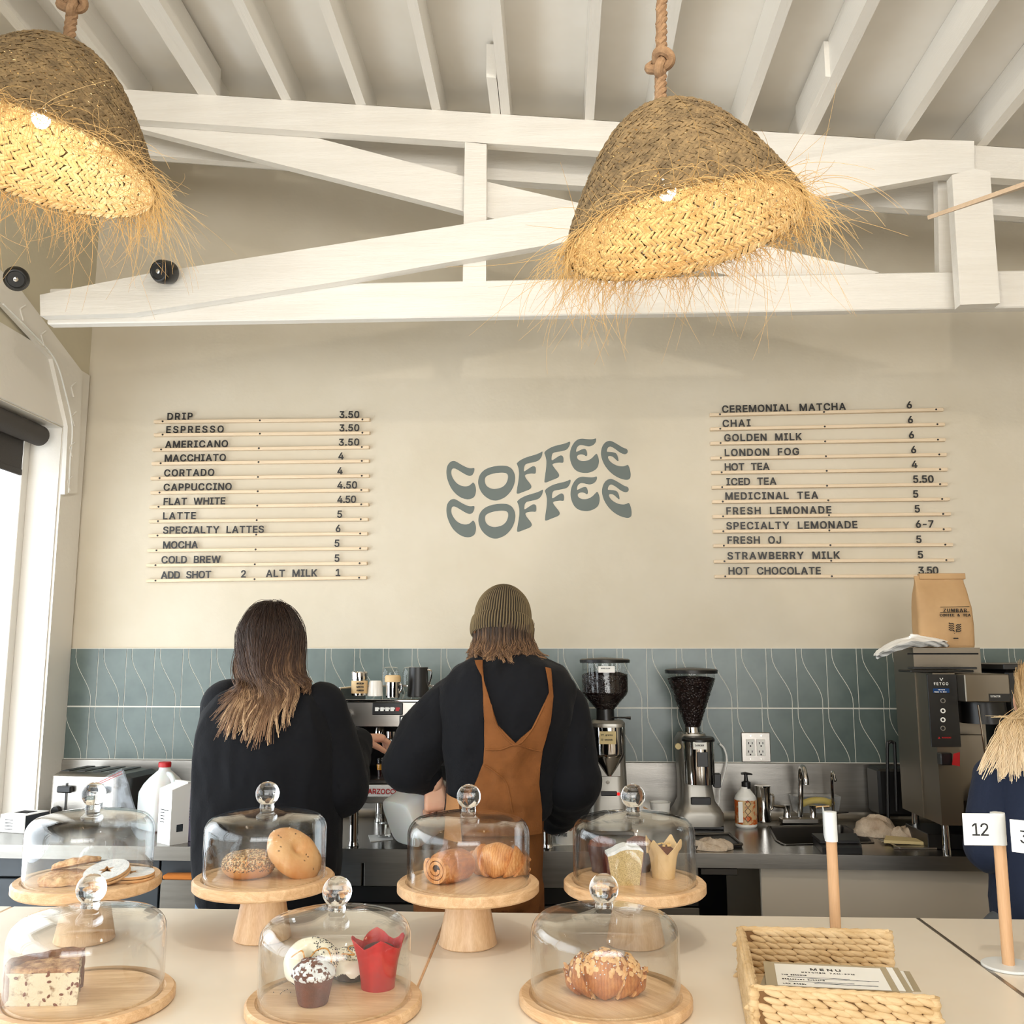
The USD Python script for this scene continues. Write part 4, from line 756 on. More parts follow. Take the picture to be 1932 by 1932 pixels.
def cup(name, lab, cat_n, px, Y, prof, mat, handle=None, hm=None, base=None, extra=()):
    c = at(px, prof[0][1], Y); q = Thing(name, lab, cat_n, (c[0], Y, c[2])); q.add('body', clathe(px, Y, prof), mat)
    if handle: q.add('handle', tube(spline([at(x, y, Y - .005) for x, y in handle], 6), .0038, 8), hm or mat)
    for nm, pf, mt in extra: q.add(nm, clathe(px, Y, pf), mt)
    return q
TY = 3.55
q = cup('shaker', 'steel shaker jar with tan label on the espresso machine', 'shaker', 678, TY - .06, [(0, 1312), (14, 1312), (14.5, 1309), (14.5, 1282), (0, 1282)], 'chrome', extra=[('lid', [(0, 1281.5), (15.5, 1281.5), (15.5, 1270), (14, 1267), (0, 1266.5)], 'chrome'), ('paper_label', [(0, 1308), (15.2, 1308), (15.2, 1284), (0, 1284)], 'parchment')])
for k, s in enumerate(('MEXICAN', 'MOCHA', 'POWDER')): o_ = at(673, 1291 + 6.5 * k, TY - .092); q.add('label_lettering', sign(s, .0058, o_, .026, depth=.004), 'ink', smooth=False)
cup('mug', 'white mug upside down on the espresso machine beside the labelled shaker', 'mug', 708, TY - .06, [(0, 1313), (14.5, 1313), (14.5, 1310), (12, 1287), (10, 1284), (0, 1283.5)], 'white_ceramic')
cup('steel_cup', 'small steel cup with pink plastic lid on the espresso machine', 'cup', 741, TY - .09, [(0, 1316), (12.5, 1316), (13, 1314), (13, 1287), (0, 1287)], 'chrome', [(750, 1291), (757, 1292), (757, 1302), (749, 1310)], extra=[('lid', [(0, 1286.5), (15, 1286.5), (15, 1277), (13, 1274), (0, 1273.5)], 'parchment')])
for px, lab in ((736, 'upturned clear glass jar behind the pink lidded cup'), (775, 'upturned clear glass jar behind the black milk pitcher')):
    cup('glass_jar', lab, 'jar', px, TY + .12, [(17, 1311), (17.5, 1310), (17.5, 1270), (14, 1260), (10, 1258), (0, 1257.5)], 'hopper_glass')
cup('black_pitcher', 'black milk pitcher on the espresso machine near the shoulder of the barista in overalls', 'pitcher', 789, TY - .04, [(0, 1315), (19.5, 1315), (20.5, 1312), (19, 1290), (17.5, 1259), (16, 1259), (0, 1262)], 'black_metal', [(803, 1264), (813, 1266), (811, 1286), (802, 1302)], 'chrome')
cup('shot_glass', 'shot glass of espresso under the portafilter spout', 'glass', 720, 3.42, [(0, 1469.5), (8, 1469.5), (10.5, 1430), (9.8, 1430), (7.4, 1467), (0, 1467)], 'hopper_glass', extra=[('espresso', [(0, 1466), (7.4, 1466), (8.6, 1452), (0, 1452)], 'jam'), ('crema', [(0, 1451.8), (8.7, 1451.8), (9.3, 1442), (0, 1442)], 'caramel')])
M('blue_cloth', (44, 76, 128), .9, bump=.3)
bl = bump_mesh(loft([sellipse(*(at(677, y, 3.45)[:2]), at(677, y, 3.45)[2], W(677, 2 * a, y, 3.45) / 2, .022, 2.2, 36) for y, a in ((1470, 10), (1465, 14), (1445, 12), (1428, 11), (1420, 7), (1417, 3))]), .006, 34, 4)
solo('blue_cloth', bl, 'blue_cloth', 'blue cloth bundled on the drip tray at the steam wand', 'cloth')
cup('milk_pitcher', 'steel milk pitcher at the foot of the espresso machine, half behind the long haired barista', 'pitcher', 632, 3.33, [(0, 1562), (12, 1562), (13, 1560), (17, 1518), (16.5, 1514), (0, 1516)], 'chrome')
wg = at(727, 1581, 3.36); gq = atz(727, 1581, BC)
cup('water_glass', 'faceted glass of water on a white napkin behind the tipped jug', 'glass', 726, gq[1], [(0, 1580), (13, 1580), (16, 1534), (15, 1534), (12.4, 1577), (0, 1576)], 'hopper_glass', extra=[('water', [(0, 1575), (12, 1575), (13.6, 1553), (0, 1553)], 'solid_glass')])
def napkin(lab, pts): solo('napkin', T(extr([tuple(atz(x, y, BC)[:2]) for x, y in pts], .0025), (0, 0, BC + .0004)), 'paper_white', lab, 'napkin')
napkin('white napkin under the water glass', ((695, 1577), (736, 1576), (742, 1585), (699, 1589)))
napkin('white napkin corner beside the stand with the croissant', ((760, 1581), (800, 1580), (800, 1592), (760, 1592)))
napkin('white napkin under the paper coffee cup', ((1031, 1583), (1080, 1582), (1084, 1595), (1038, 1596)))
cu = atz(1066, 1592, BC); q = cup('paper_cup', 'white paper cup with black wavy print beside the man in overalls', 'cup', 1066, cu[1], [(0, 1592), (16, 1592), (17, 1590), (21.5, 1545), (22, 1540), (0, 1541)], 'paper_white')
for k in range(2):
    o_ = at(1047, 1569 + 8 * k, cu[1] - .034); q.add('print', sign('COFFEE', .009, o_, .042, depth=.006, gap=.1), 'ink', smooth=False)
# ---------------------------------------------------------------- grinders
M('beans', (36, 22, 20), .3, col2=(20, 12, 12), scale=60); M('grinder_silver', (150, 146, 138), .38, .7); M('sticky_note', (206, 186, 136), .7)
def beanpile(m, n, seed): return scatter(m, n, .0048, -2, seed, .55, 1.35)
G1Y = 3.70
g = Thing('coffee_grinder', 'silver grinder with round bean hopper and cone chute next to the man in overalls', 'coffee grinder', (at(1148, 1500, G1Y)[0], G1Y, BC))
g.add('hopper', clathe(1141, G1Y, [(42, 1250), (43, 1252), (43, 1306), (38, 1313), (17, 1338), (16, 1338)]), 'hopper_glass'); g.add('lid', clathe(1141, G1Y, [(0, 1250.5), (47, 1250.5), (47.5, 1245), (44, 1243), (0, 1240)]), 'black_plastic')
bm = clathe(1141, G1Y, [(0, 1268), (30, 1270), (41.5, 1274), (41.5, 1306), (37, 1312), (15, 1338), (0, 1338)]); g.add('bean_mass', bm, 'beans'); g.add('coffee_beans', beanpile(bm, 900, 3), 'beans', kind='stuff', smooth=60)
g.add('hopper_neck', clathe(1142, G1Y, [(0, 1337), (16.5, 1337), (17, 1359), (0, 1359)]), 'black_plastic'); ht_ = g.add('hopper_tag', wbox(1129, 1160, 1257, 1269, G1Y - .088, .002, 0), 'paper_white')
g.add('tag_lettering', sign('MINI-FLOW', .004, at(1134, 1262, G1Y - .0885), .034, depth=.0006), 'ink', ht_, smooth=False)
g.add('lever', tube([at(1150, 1354, G1Y - .02), at(1178, 1354, G1Y - .05), at(1190, 1355, G1Y - .05)], (.003, .003, .006), 8), 'black_plastic')
g.add('top_plate', clathe(1146, G1Y, [(0, 1358), (28, 1358), (33, 1364), (33, 1370), (0, 1370)]), 'grinder_silver')
rg = [sellipse(at(1148, y, G1Y)[0], G1Y + .02, z, W(1148, w_, y, G1Y) / 2, d, pw, 40) for y, w_, d, pw, z in ((1530, 86, .115, 4, BC + .012), (1515, 82, .112, 4, None), (1490, 70, .10, 4, None), (1440, 64, .10, 4, None), (1380, 62, .10, 4, None), (1366, 60, .098, 3.5, None)) for z in [z if z else at(1148, y, G1Y - .08)[2]]]
g.add('body', loft(rg), 'grinder_silver', smooth=50); g.add('foot', box(*[v for v in (at(1104, 1530, G1Y)[0], at(1192, 1530, G1Y)[0])], G1Y - .10, G1Y + .13, BC + .0005, BC + .014), 'black_plastic')
g.add('dosing_tube', clathe(1148, G1Y - .075, [(0, 1370), (30, 1371), (30, 1420), (28, 1428), (5, 1464), (0, 1464)]), 'chrome'); g.add('chute_plate', wbox(1125, 1171, 1430, 1465, G1Y - .082, .006), 'grinder_silver')
nt_ = g.add('note', wbox(1131, 1162, 1380, 1404, G1Y - .135, .001, 0), 'sticky_note')
for k, s in enumerate(('19 grams', '22 seconds')): g.add('note_lettering', sign(s, .006, at(1134, 1388 + 9 * k, G1Y - .136), .042, depth=.0006), 'ink', nt_, smooth=False)
g.add('badge', disc(1147, 1476, G1Y - .085, .006, .003), 'chrome'); g.add('name_badge', wbox(1134, 1164, 1493, 1502, G1Y - .092, .006), 'black_plastic'); glow('red_lamp', (255, 40, 40), 3.0); g.add('indicator', disc(1167, 1498, G1Y - .09, .0055, .004), 'red_lamp')
G2Y = 3.80
g = Thing('coffee_grinder', 'silver grinder with tall cone hopper and doser beside the soap bottle', 'coffee grinder', (at(1317, 1555, G2Y)[0], G2Y, BC))
g.add('hopper', clathe(1304, G2Y, [(44, 1270), (45, 1272), (44, 1282), (15, 1366), (13, 1374), (12, 1374)]), 'hopper_glass'); g.add('lid', clathe(1304, G2Y, [(0, 1270.5), (49, 1270.5), (49.5, 1264), (46, 1262), (0, 1259)]), 'black_plastic')
bm = clathe(1304, G2Y, [(0, 1277), (30, 1278), (43, 1281), (14, 1366), (12, 1373), (0, 1373)]); g.add('bean_mass', bm, 'beans'); g.add('coffee_beans', beanpile(bm, 900, 4), 'beans', kind='stuff', smooth=60)
g.add('collar', clathe(1306, G2Y, [(0, 1371), (15, 1371), (16, 1381), (24, 1383), (24, 1387), (0, 1387)]), 'chrome')
rg = [sellipse(at(x, y, G2Y)[0], G2Y + .03, z, W(x, w_, y, G2Y) / 2, d, pw, 44) for x, y, w_, d, pw, z in ((1317, 1555, 92, .115, 5, BC + .012), (1317, 1538, 92, .115, 5, None), (1317, 1530, 84, .11, 4, None), (1315, 1515, 66, .10, 4, None), (1312, 1480, 60, .09, 4, None), (1306, 1400, 62, .085, 4, None), (1306, 1386, 48, .08, 3, None)) for z in [z if z else at(x, y, G2Y - .07)[2]]]
g.add('body', loft(rg), 'grinder_silver', smooth=50); g.add('foot', box(at(1274, 1555, G2Y)[0], at(1360, 1555, G2Y)[0], G2Y - .075, G2Y + .13, BC + .0005, BC + .014), 'black_plastic')
DY = G2Y - .085
g.add('doser', clathe(1318, DY, [(0, 1397), (28.5, 1397), (28.5, 1478), (0, 1478)]), 'chrome'); g.add('doser_lid', clathe(1317, DY, [(0, 1390), (28, 1390), (31, 1394), (31, 1398), (0, 1398)]), 'black_plastic')
g.add('window', rbox(at(1311, 1430, DY)[0], at(1332, 1430, DY)[0], DY - .058, DY - .05, at(1320, 1444, DY)[2], at(1320, 1416, DY)[2], .003), 'black_metal'); wt_ = g.add('warning_tag', wbox(1308, 1333, 1400, 1414, DY - .0585, .003, 0), 'paper_white')
g.add('warning_lettering', sign('DANGER', .0065, at(1311, 1408, DY - .0595), .034, depth=.0006), 'ink', wt_, smooth=False)
g.add('name_badge', rbox(at(1304, 1512, DY)[0], at(1342, 1512, DY)[0], G2Y - .082, G2Y - .066, at(1320, 1519, DY)[2], at(1320, 1505, DY)[2], .004), 'black_plastic'); g.add('doser_lever', wbox(1347, 1360, 1460, 1486, DY, .03), 'black_plastic'); g.add('dial', disc(1279, 1408, G2Y - .04, .012, .012), 'sticky_note')
cb = spline([at(x, y, Y) for x, y, Y in ((1358, 1404, 3.975), (1366, 1412, 3.97), (1371, 1432, 3.96), (1366, 1462, 3.95), (1358, 1490, 3.94), (1357, 1510, 3.93), (1352, 1530, 3.92))], 6)
solo('power_cable', tube(cb, .004, 7), 'white_plastic', 'pale cable hanging beside the cone hopper grinder', 'cable')
# ---------------------------------------------------------------- small things near the sink
q = cup('ramekin', 'small white paper tub between the two grinders', 'tub', 1246, 3.78, [(0, 1545), (16, 1545), (19, 1516), (20, 1513), (18, 1513), (15, 1540), (0, 1541)], 'paper_white')
solo('wooden_stirrer', tube([at(1214, 1523, 3.72), at(1238, 1537, 3.68)], (.003, .004), 6), 'dowel_wood', 'wooden stirrer leaning by the white paper tub', 'stirrer')
ol = Thing('wall_outlet', 'steel double outlet plate on the tiles right of the cone grinder', 'outlet', at(1426, 1411, YW - .004))
ol.add('plate', wbox(1400, 1453, 1382, 1438, YW - .006, .008, .003), 'steel')
for px in (1416, 1436):
    rc_ = ol.add('receptacle', wbox(px - 7.5, px + 7.5, 1395, 1426, YW - .0085, .004, .001), 'paper_white')
    for py in (1400, 1416): ol.add('contact', cat_([wbox(px - 4, px - 2.8, py, py + 4, YW - .009, .001, 0), wbox(px + 2.6, px + 3.8, py, py + 4, YW - .009, .001, 0), disc(px, py + 7.5, YW - .008, .0032, .001, 12)]), 'ink', rc_)
    for py in (1388, 1432): ol.add('screw', disc(px, py, YW - .006, .004, .002, 12), 'chrome')
sp = atz(1408, 1560, BC); SY = sp[1]
M('soap_label', (206, 176, 130), .4, col2=(196, 92, 30), scale=42, ramp=(.48, .56)); M('soap_pattern', (60, 44, 36), .5)
q = cup('soap_bottle', 'patterned orange and white pump soap bottle on the worktop', 'soap bottle', 1408, SY, [(0, 1560), (18, 1560), (20.5, 1557), (20.5, 1506), (18, 1500), (9, 1488), (9, 1484), (0, 1484)], 'white_plastic', extra=[('printed_label', [(0, 1553), (20.9, 1553), (20.9, 1508), (0, 1508)], 'soap_label'), ('collar', [(0, 1487), (8.5, 1487), (8.5, 1475), (4, 1473), (3, 1460), (0, 1460)], 'black_plastic')])
q.add('pump_head', cat_([tube([at(1398, 1459.5, SY), at(1406, 1459, SY), at(1419, 1461, SY - .02)], (.004, .0055, .003), 10)]), 'black_plastic'); q.add('label_panel', wbox(1394, 1401, 1513, 1552, SY - .0415, .004, 0), 'paper_white')
for k in range(3):
    c = at(1411, 1517 + 14 * k, SY - .0438); q.add('label_diamond', cat_([tube([c + d1, c + d2], .0009, 5) for d1, d2 in zip(([0, 0, .013], [.013, .003, 0], [0, 0, -.013], [-.011, 0, 0]), ([.013, .003, 0], [0, 0, -.013], [-.011, 0, 0], [0, 0, .013]))]), 'soap_pattern')
cup('steel_pitcher', 'tall steel pitcher behind the soap bottle', 'pitcher', 1441, SY + .045, [(0, 1550), (13.5, 1550), (14, 1548), (14, 1486), (15, 1482), (0, 1485)], 'chrome', [(1453, 1498), (1459, 1502), (1458, 1524), (1452, 1528)])
f0 = atz(1508, 1556, BC); FY = f0[1] + .02
fc = Thing('faucet', 'chrome gooseneck faucet with two lever handles behind the sink', 'faucet', (f0[0], FY, BC))
fc.add('deck', rbox(at(1471, 1550, FY)[0], at(1546, 1550, FY)[0], FY - .025, FY + .03, BC + .0005, BC + .026, .012), 'steel')
fc.add('spout', tube(spline([(at(1510, 1545, FY)[0], FY, BC + .02), (at(1510, 1500, FY)[0], FY, 1.0), (at(1510, 1460, FY)[0], FY, 1.075), (at(1509, 1446, FY)[0], FY - .02, 1.112), (at(1508, 1442, FY)[0], FY - .06, 1.118), (at(1508, 1450, FY)[0], FY - .09, 1.09), (at(1508, 1450, FY)[0], FY - .095, 1.06)], 8), .0105, 14), 'chrome')
for px, dx in ((1485, -.05), (1534, .05)):
    c = at(px, 1540, FY); fc.add('valve', lathe([(0, BC + .024), (.016, BC + .024), (.012, BC + .05), (.014, BC + .07), (0, BC + .072)], 20, (c[0], FY, 0)), 'chrome'); fc.add('lever', tube([(c[0], FY, BC + .062), (c[0] + dx * 1.2, FY - .02, BC + .07)], (.007, .005), 8), 'chrome')
f1 = atz(1575, 1556, BC); xx = at(1573, 1550, FY)[0]
ff = Thing('filter_faucet', 'slim filter water faucet at the right corner of the sink', 'faucet', (xx, FY, BC)); ff.add('stem', tube(spline([(xx, FY, BC + .03), (xx, FY, 1.02), (xx, FY - .005, 1.085), (xx - .003, FY - .035, 1.10), (xx - .003, FY - .06, 1.07)], 8), .0055, 10), 'chrome')
ff.add('base', lathe([(0, BC + .0005), (.016, BC + .0005), (.016, BC + .04), (.008, BC + .045), (0, BC + .045)], 20, (xx, FY, 0)), 'steel'); ff.add('lever', tube([(xx + .01, FY - .01, BC + .045), (xx + .05, FY - .03, BC + .05)], (.005, .003), 8), 'black_plastic')
c0, c1 = at(1500, 1535, 3.93), at(1578, 1535, 3.93); tb = Thing('plastic_tub', 'clear plastic tub of yellow fruit behind the faucets', 'tub', (c0[0] + .08, 3.93, BC + .036))
tb.add('walls', loft([np.array([(c0[0] - e, 3.90 - e * .3, z), (c1[0] + e, 3.90 - e * .3, z), (c1[0] + e, 3.965, z), (c0[0] - e, 3.965, z)]) for e, z in ((0, BC + .037), (.012, 1.0))]), 'clear_plastic'); M('banana', (214, 186, 60), .5)
tb.add('fruit', tube(spline([at(1507, 1520, 3.93), at(1530, 1511, 3.93), at(1555, 1511, 3.93), at(1574, 1519, 3.93)], 6), np.r_[.006, np.full(17, .013), .004], 12), 'banana')
so = atz(1574, 1600, BC); sk = Thing('kitchen_scale', 'black digital scale at the front edge of the sink', 'scale', (so[0], so[1], BC))
def quad(pts, z0, z1): return hullpts([(*atz(x, y, BC)[:2], z) for x, y in pts for z in (z0, z1)])
sk.add('base', quad(((1534, 1592), (1622, 1592), (1627, 1611), (1552, 1611)), BC + .0005, BC + .02), 'black_plastic'); sk.add('platform', quad(((1532, 1590), (1616, 1590), (1622, 1604), (1548, 1604)), BC + .022, BC + .032), 'black_metal')
M('terry', (208, 192, 172), .95, col2=(168, 144, 120), scale=9, bump=1.0, bscale=160, ramp=(.42, .68))
def heap(name, lab, px0, px1, py, hpx, Y, seed, mat='terry', amp=.016):
    a, b = atz(px0, py, BC), atz(px1, py, BC); c = (a + b) / 2; rx = (b[0] - a[0]) / 2; h = at((px0 + px1) / 2, py - hpx, c[1])[2] - BC
    m = trimesh.creation.icosphere(5, 1.0); v = m.vertices; v[:, 0] *= rx; v[:, 1] *= min(rx * .8, .075); v[:, 2] *= h; m.vertices = v + c + (0, .05, 0); m = bump_mesh(m, amp, 22, seed, 4)
    q_ = meshkit.fbm(m.vertices * np.array([16, 16, 16]), 2, seed + 9); rid = np.sin((m.vertices[:, 0] * .8 + m.vertices[:, 1] * .6 + m.vertices[:, 2]) * 95 + q_ * 16) * .007; m.vertices[:, 2] = np.maximum(m.vertices[:, 2] + rid, BC + .0008); return solo(name, m, mat, lab, 'towel')
heap('towel', 'crumpled stained tea towel right of the sink', 1620, 1704, 1580, 36, 3.6, 5, amp=.008); heap('towel', 'rolled end of the stained towel by the knives', 1690, 1762, 1586, 22, 3.6, 6, amp=.006)
bt = Thing('butter_knife', 'pale handled spatula on the worktop below the stained towel', 'spatula', atz(1700, 1592, BC)); bt.add('handle', hullpts([(*atz(x, y, BC)[:2], BC + z) for x, y in ((1672, 1585), (1750, 1592), (1748, 1598), (1668, 1594)) for z in (.006, .016)]), 'sticky_note')
kn_ = Thing('table_knife', 'steel knife lying in front of the pale spatula', 'knife', atz(1720, 1602, BC)); kn_.add('blade', hullpts([(*atz(x, y, BC)[:2], BC + z) for x, y in ((1686, 1599), (1770, 1598), (1768, 1603), (1686, 1603)) for z in (.001, .006)]), 'steel')
fk = Thing('fork', 'steel fork beside the pale spatula', 'fork', atz(1665, 1592, BC)); fk.add('tines', cat_([tube([(*atz(1655 + 3 * k, 1584 + 3 * k, BC)[:2], BC + .006), (*atz(1676, 1592, BC)[:2], BC + .005)], .0015, 5) for k in range(4)]), 'steel'); fk.add('stem', tube([(*atz(1676, 1592, BC)[:2], BC + .005), (*atz(1700, 1604, BC)[:2], BC + .005)], .003, 6), 'steel')
tr = Thing('black_tray', 'black tray on the worktop in front of the cone grinder', 'tray', atz(1350, 1592, BC)); tr.add('base', quad(((1306, 1580), (1376, 1578), (1400, 1598), (1310, 1604)), BC + .0005, BC + .006), 'black_metal'); tr.add('rim', tube([(*atz(x, y, BC)[:2], BC + .009) for x, y in ((1306, 1580), (1376, 1578), (1400, 1598), (1310, 1604), (1306, 1580))], .005, 8), 'steel_dark')
nm = heap('napkin', 'sugar dusted brown napkin crumpled on the black tray', 1308, 1388, 1606, 16, 3.4, 9, amp=.012)
# ---------------------------------------------------------------- brewer corner
M('brewer_steel', (128, 120, 108), .38, 1.0, bump=.05, bscale=60); bx0, bx1 = 1.245, 1.49
br = Thing('coffee_brewer', 'tall steel coffee brewer with black control strip at the right end of the worktop', 'coffee brewer', (1.35, 3.45, BC))
ztop, zf = at(1780, 1222, 3.42)[2], at(1780, 1270, 3.27)[2]
side = [(3.27, .995), (3.62, 1.0), (3.62, ztop), (3.42, ztop), (3.42, zf), (3.27, zf)]
br.add('tower', yzprism([(3.42, 1.0), (3.62, 1.0), (3.62, ztop), (3.42, ztop)], bx0, at(1850, 1240, 3.42)[0]), 'brewer_steel'); br.add('vent_slot', wbox(1713, 1846, 1232, 1235, 3.418, .004, 0), 'black_matte')
cx0, cx1 = bx0 + .004, at(1806, 1340, 3.27)[0]
br.add('front_column', yzprism([(3.27, 1.0), (3.42, 1.0), (3.42, zf), (3.27, zf)], cx0, cx1), 'brewer_steel'); zc0 = at(1780, 1409, 3.268)[2]
br.add('control_panel', box(at(1752, 1340, 3.268)[0], cx1 + .002, 3.262, 3.27, zc0, zf - .004, .001), 'black_plastic')
hx1 = at(1906, 1300, 3.2)[0]; br.add('brew_head', box(cx1 + .002, hx1, 3.2, 3.42, at(1850, 1325, 3.2)[2], at(1850, 1272, 3.2)[2], .003), 'brewer_steel'); ls_ = br.add('label_strip', wbox(1867, 1905, 1309, 1323, 3.198, .002, 0), 'black_plastic'); br.add('strip_lettering', sign('EXTRACTOR', .006, at(1869, 1315.5, 3.1975), .031, depth=.0005), 'paper_white', ls_, smooth=False)
br.add('name_lettering', sign('FETCO', .0085, at(1762, 1292.5, 3.2605), .047, depth=.0008), 'paper_white', smooth=False); glow('lcd_blue', (70, 110, 170), .6); dp_ = br.add('display', wbox(1761, 1791, 1299, 1307, 3.260, .002, 0), 'lcd_blue')
for k, s in enumerate(('FETCO', 'Ready To Brew')): br.add('display_lettering', sign(s, .004, at(1763 + 7 * (1 - k), 1302.4 + 4 * k, 3.2595), .022 if k == 0 else .040, depth=.0005), 'paper_white', dp_, smooth=False)
br.add('logo_mark', tube([at(1773, 1279, 3.26), at(1776, 1284, 3.26), at(1779, 1279, 3.26)], .0014, 5), 'paper_white')
for py in (1322, 1341, 1358, 1374):
    bt1 = br.add('button', disc(1779, py, 3.262, .0082, .002), 'paper_white' if py in (1341, 1358) else 'grinder_silver'); br.add('icon', disc(1779, py, 3.2598, .0055 if py in (1322, 1374) else .0042, .0006), 'black_plastic', bt1)
br.add('warning_lettering', sign('WARNING', .005, at(1777, 1393, 3.2605), .030, depth=.0006), 'red_paint', smooth=False); br.add('warning_triangle', T(stand(extr([(-.004, 0), (.004, 0), (0, .0075)], .0008)), at(1772, 1394, 3.262)), 'red_paint')
br.add('tap_block', wbox(1776, 1797, 1421, 1444, 3.235, .034, .003), 'black_plastic'); br.add('tap_handle', hullpts([at(x, y, Y) for x, y in ((1799, 1422), (1811, 1419), (1811, 1446), (1796, 1443)) for Y in (3.20, 3.225)]), 'red_paint', label='red tap paddle')
br.add('brew_basket', lathe([(0, 1.325), (.075, 1.325), (.07, 1.40), (0, 1.40)], 32, (at(1852, 1340, 3.32)[0] + .005, 3.32, 0)), 'black_plastic'); br.add('side_plate', box(cx1 + .004, at(1862, 1450, 3.36)[0], 3.36, 3.375, at(1840, 1512, 3.36)[2], at(1840, 1386, 3.36)[2]), 'brewer_steel'); br.add('spout', tube([at(1845, 1330, 3.25), at(1853, 1385, 3.26), at(1858, 1420, 3.27)], .003, 6), 'chrome')
for x in (bx0 + .03, bx1 - .02):
    for y in (3.31, 3.58): br.add('foot', lathe([(0, BC + .0005), (.014, BC + .0005), (.012, 1.0), (0, 1.0)], 16, (x, y, 0)), 'chrome')
br.add('base_slab', box(bx0 + .003, bx1, 3.40, 3.61, BC + .0006, BC + .05), 'black_plastic')
solo('lid_stack', cat_([T(box(-.125, .09, -.05, .05, .002, .010), at(1775, 1270, 3.34) * (1, 1, 0) + (0, 0, zf), (0, 0, 4))]), 'black_plastic', 'thin black tray on top of the brewer control column', 'tray')
solo('lid_stack', T(box(-.1, .11, -.03, .03, .012, .020), at(1775, 1270, 3.35) * (1, 1, 0) + (0, 0, zf), (0, 0, -3)), 'black_plastic', 'second black tray stacked on the brewer column', 'tray')
solo('black_dispenser', box(1.53, 1.85, 3.36, 3.9, BC + .0005, 1.50, .01), 'black_plastic', 'large black dispenser at the right edge beyond the brewer', 'dispenser'); solo('flat_tray', box(1.515, 1.87, 3.34, 3.92, 1.501, 1.52), 'black_metal', 'black lid tray on the dispenser at the right edge', 'tray')
solo('decanter', lathe([(0, BC + .0005), (.06, BC + .0005), (.062, .95), (.055, 1.08), (.03, 1.12), (0, 1.12)], 32, (1.44, 3.31, 0)), 'black_plastic', 'black decanter standing under the brewer head', 'decanter')
lp = [at(1676, 1545, 3.8), at(1674, 1412, 3.8), at(1677, 1402, 3.8), at(1681, 1399, 3.8), at(1686, 1402, 3.8), at(1688, 1412, 3.8), at(1692, 1530, 3.8)]
solo('wire_handle', tube(spline(lp, 6), .006, 10), 'black_metal', 'tall black wire loop standing left of the brewer', 'handle'); solo('dark_bin', box(at(1660, 1500, 3.82)[0], 1.36, 3.83, 3.97, BC + .037, 1.115, .01), 'black_plastic', 'black bin between sink and brewer', 'bin')
# coffee bag and filters on the brewer
M('kraft', (188, 152, 108), .7, col2=(172, 136, 94), scale=5, bump=.35, bscale=22); kz = ztop + .001; kx0, kx1, kY = at(1740, 1200, 3.44)[0], at(1845, 1200, 3.44)[0], 3.45
kb = Thing('coffee_bag', 'brown kraft coffee bag with folded top standing on the brewer', 'coffee bag', ((kx0 + kx1) / 2, kY + .04, kz)); kh = at(1790, 1080, kY)[2] - kz
rg = []
for t, s, d in ((0, .98, .042), (.04, 1, .046), (.3, 1.02, .05), (.55, 1.0, .045), (.75, .95, .03), (.9, .90, .012), (1.0, .90, .006)):
    rg.append(sellipse((kx0 + kx1) / 2 - .006 * t, kY + .045, kz + kh * .97 * t, (kx1 - kx0) / 2 * s, d, 6, 72))
bgm = loft(rg).subdivide(); kb.add('paper', bump_mesh(bgm, .0035, 16, 4), 'kraft'); ft = kz + kh; fxa, fxb = at(1741, 1080, kY)[0], at(1829, 1080, kY)[0]; kb.add('fold', rbox(fxa, fxb, kY + .032, kY + .056, ft - .022, ft, .003), 'kraft')
def onbag(s, h, px, py, w_): kb.add('lettering', sign(s, h, at(px, py, kY - .0085), w_, depth=.004, bold=False), 'ink', smooth=False)
onbag('ZUMBAR', .0115, 1780, 1154.5, .080); onbag('COFFEE & TEA', .0092, 1773, 1163, .106)
for py in (1145.5, 1155.6): kb.add('print_rule', cat_([tube([at(1774, py, kY - .008), at(1829, py - 1, kY - .008)], .0009, 5)]), 'ink')
em_ = []
for k in range(4):
    for sgn in (-1, 1):
        c = at(1802 + sgn * 2.0, 1178 + 4.0 * k + (2.2 if sgn > 0 else 0), kY - .0095); em_.append(tube(spline([c, c + (sgn * .006, 0, .003), c + (sgn * .011, 0, .0015), c + (sgn * .017, 0, .005)], 4), .0016, 6))
for dx, dy in ((0, 0), (4, -1.5), (.5, 3.5)): em_.append(ball(at(1800.5 + dx, 1191 + dy, kY - .0095), .0016, n=1))
kb.add('emblem', cat_(em_), 'ink', kind='stuff'); kb.add('small_print', sign('BRAZIL', .003, at(1799, 1205, kY - .008), .016, depth=.005), 'ink', smooth=False)
M('filter_paper', (253, 252, 249), .8)
fp = Thing('filter_papers', 'stack of white paper filters draped over the left of the brewer top', 'paper filters', at(1715, 1222, 3.45))
for k in range(6):
    r = np.random.default_rng(40 + k); N = 60; a = np.arange(N) / N * 2 * np.pi; c = at(1718 + r.uniform(-3, 3), 1215, 3.47); R0 = .125; rings = []
    for f in np.linspace(0, 1, 12):
        x, y = c[0] + R0 * f * np.cos(a), c[1] + .085 * f * np.sin(a); dome = .03 * (1 - f ** 2) * np.clip((np.cos(a - .3) * .4 + .6), 0, 1); fall = np.clip(bx0 - .01 - x, 0, 1); z = ztop + .003 + .0035 * k + dome * (.4 + .1 * k) - fall ** 1.5 * 1.3 + (.0018 * np.sin(13 * a + k) * f)
        rings.append(np.stack([x, y, z], 1))
    m = loft(rings, cap=False); m2 = m.copy(); m2.vertices = m2.vertices + (0, 0, .0012); m2.invert(); fp.add('filter', cat_([m, m2]), 'filter_paper', smooth=60)
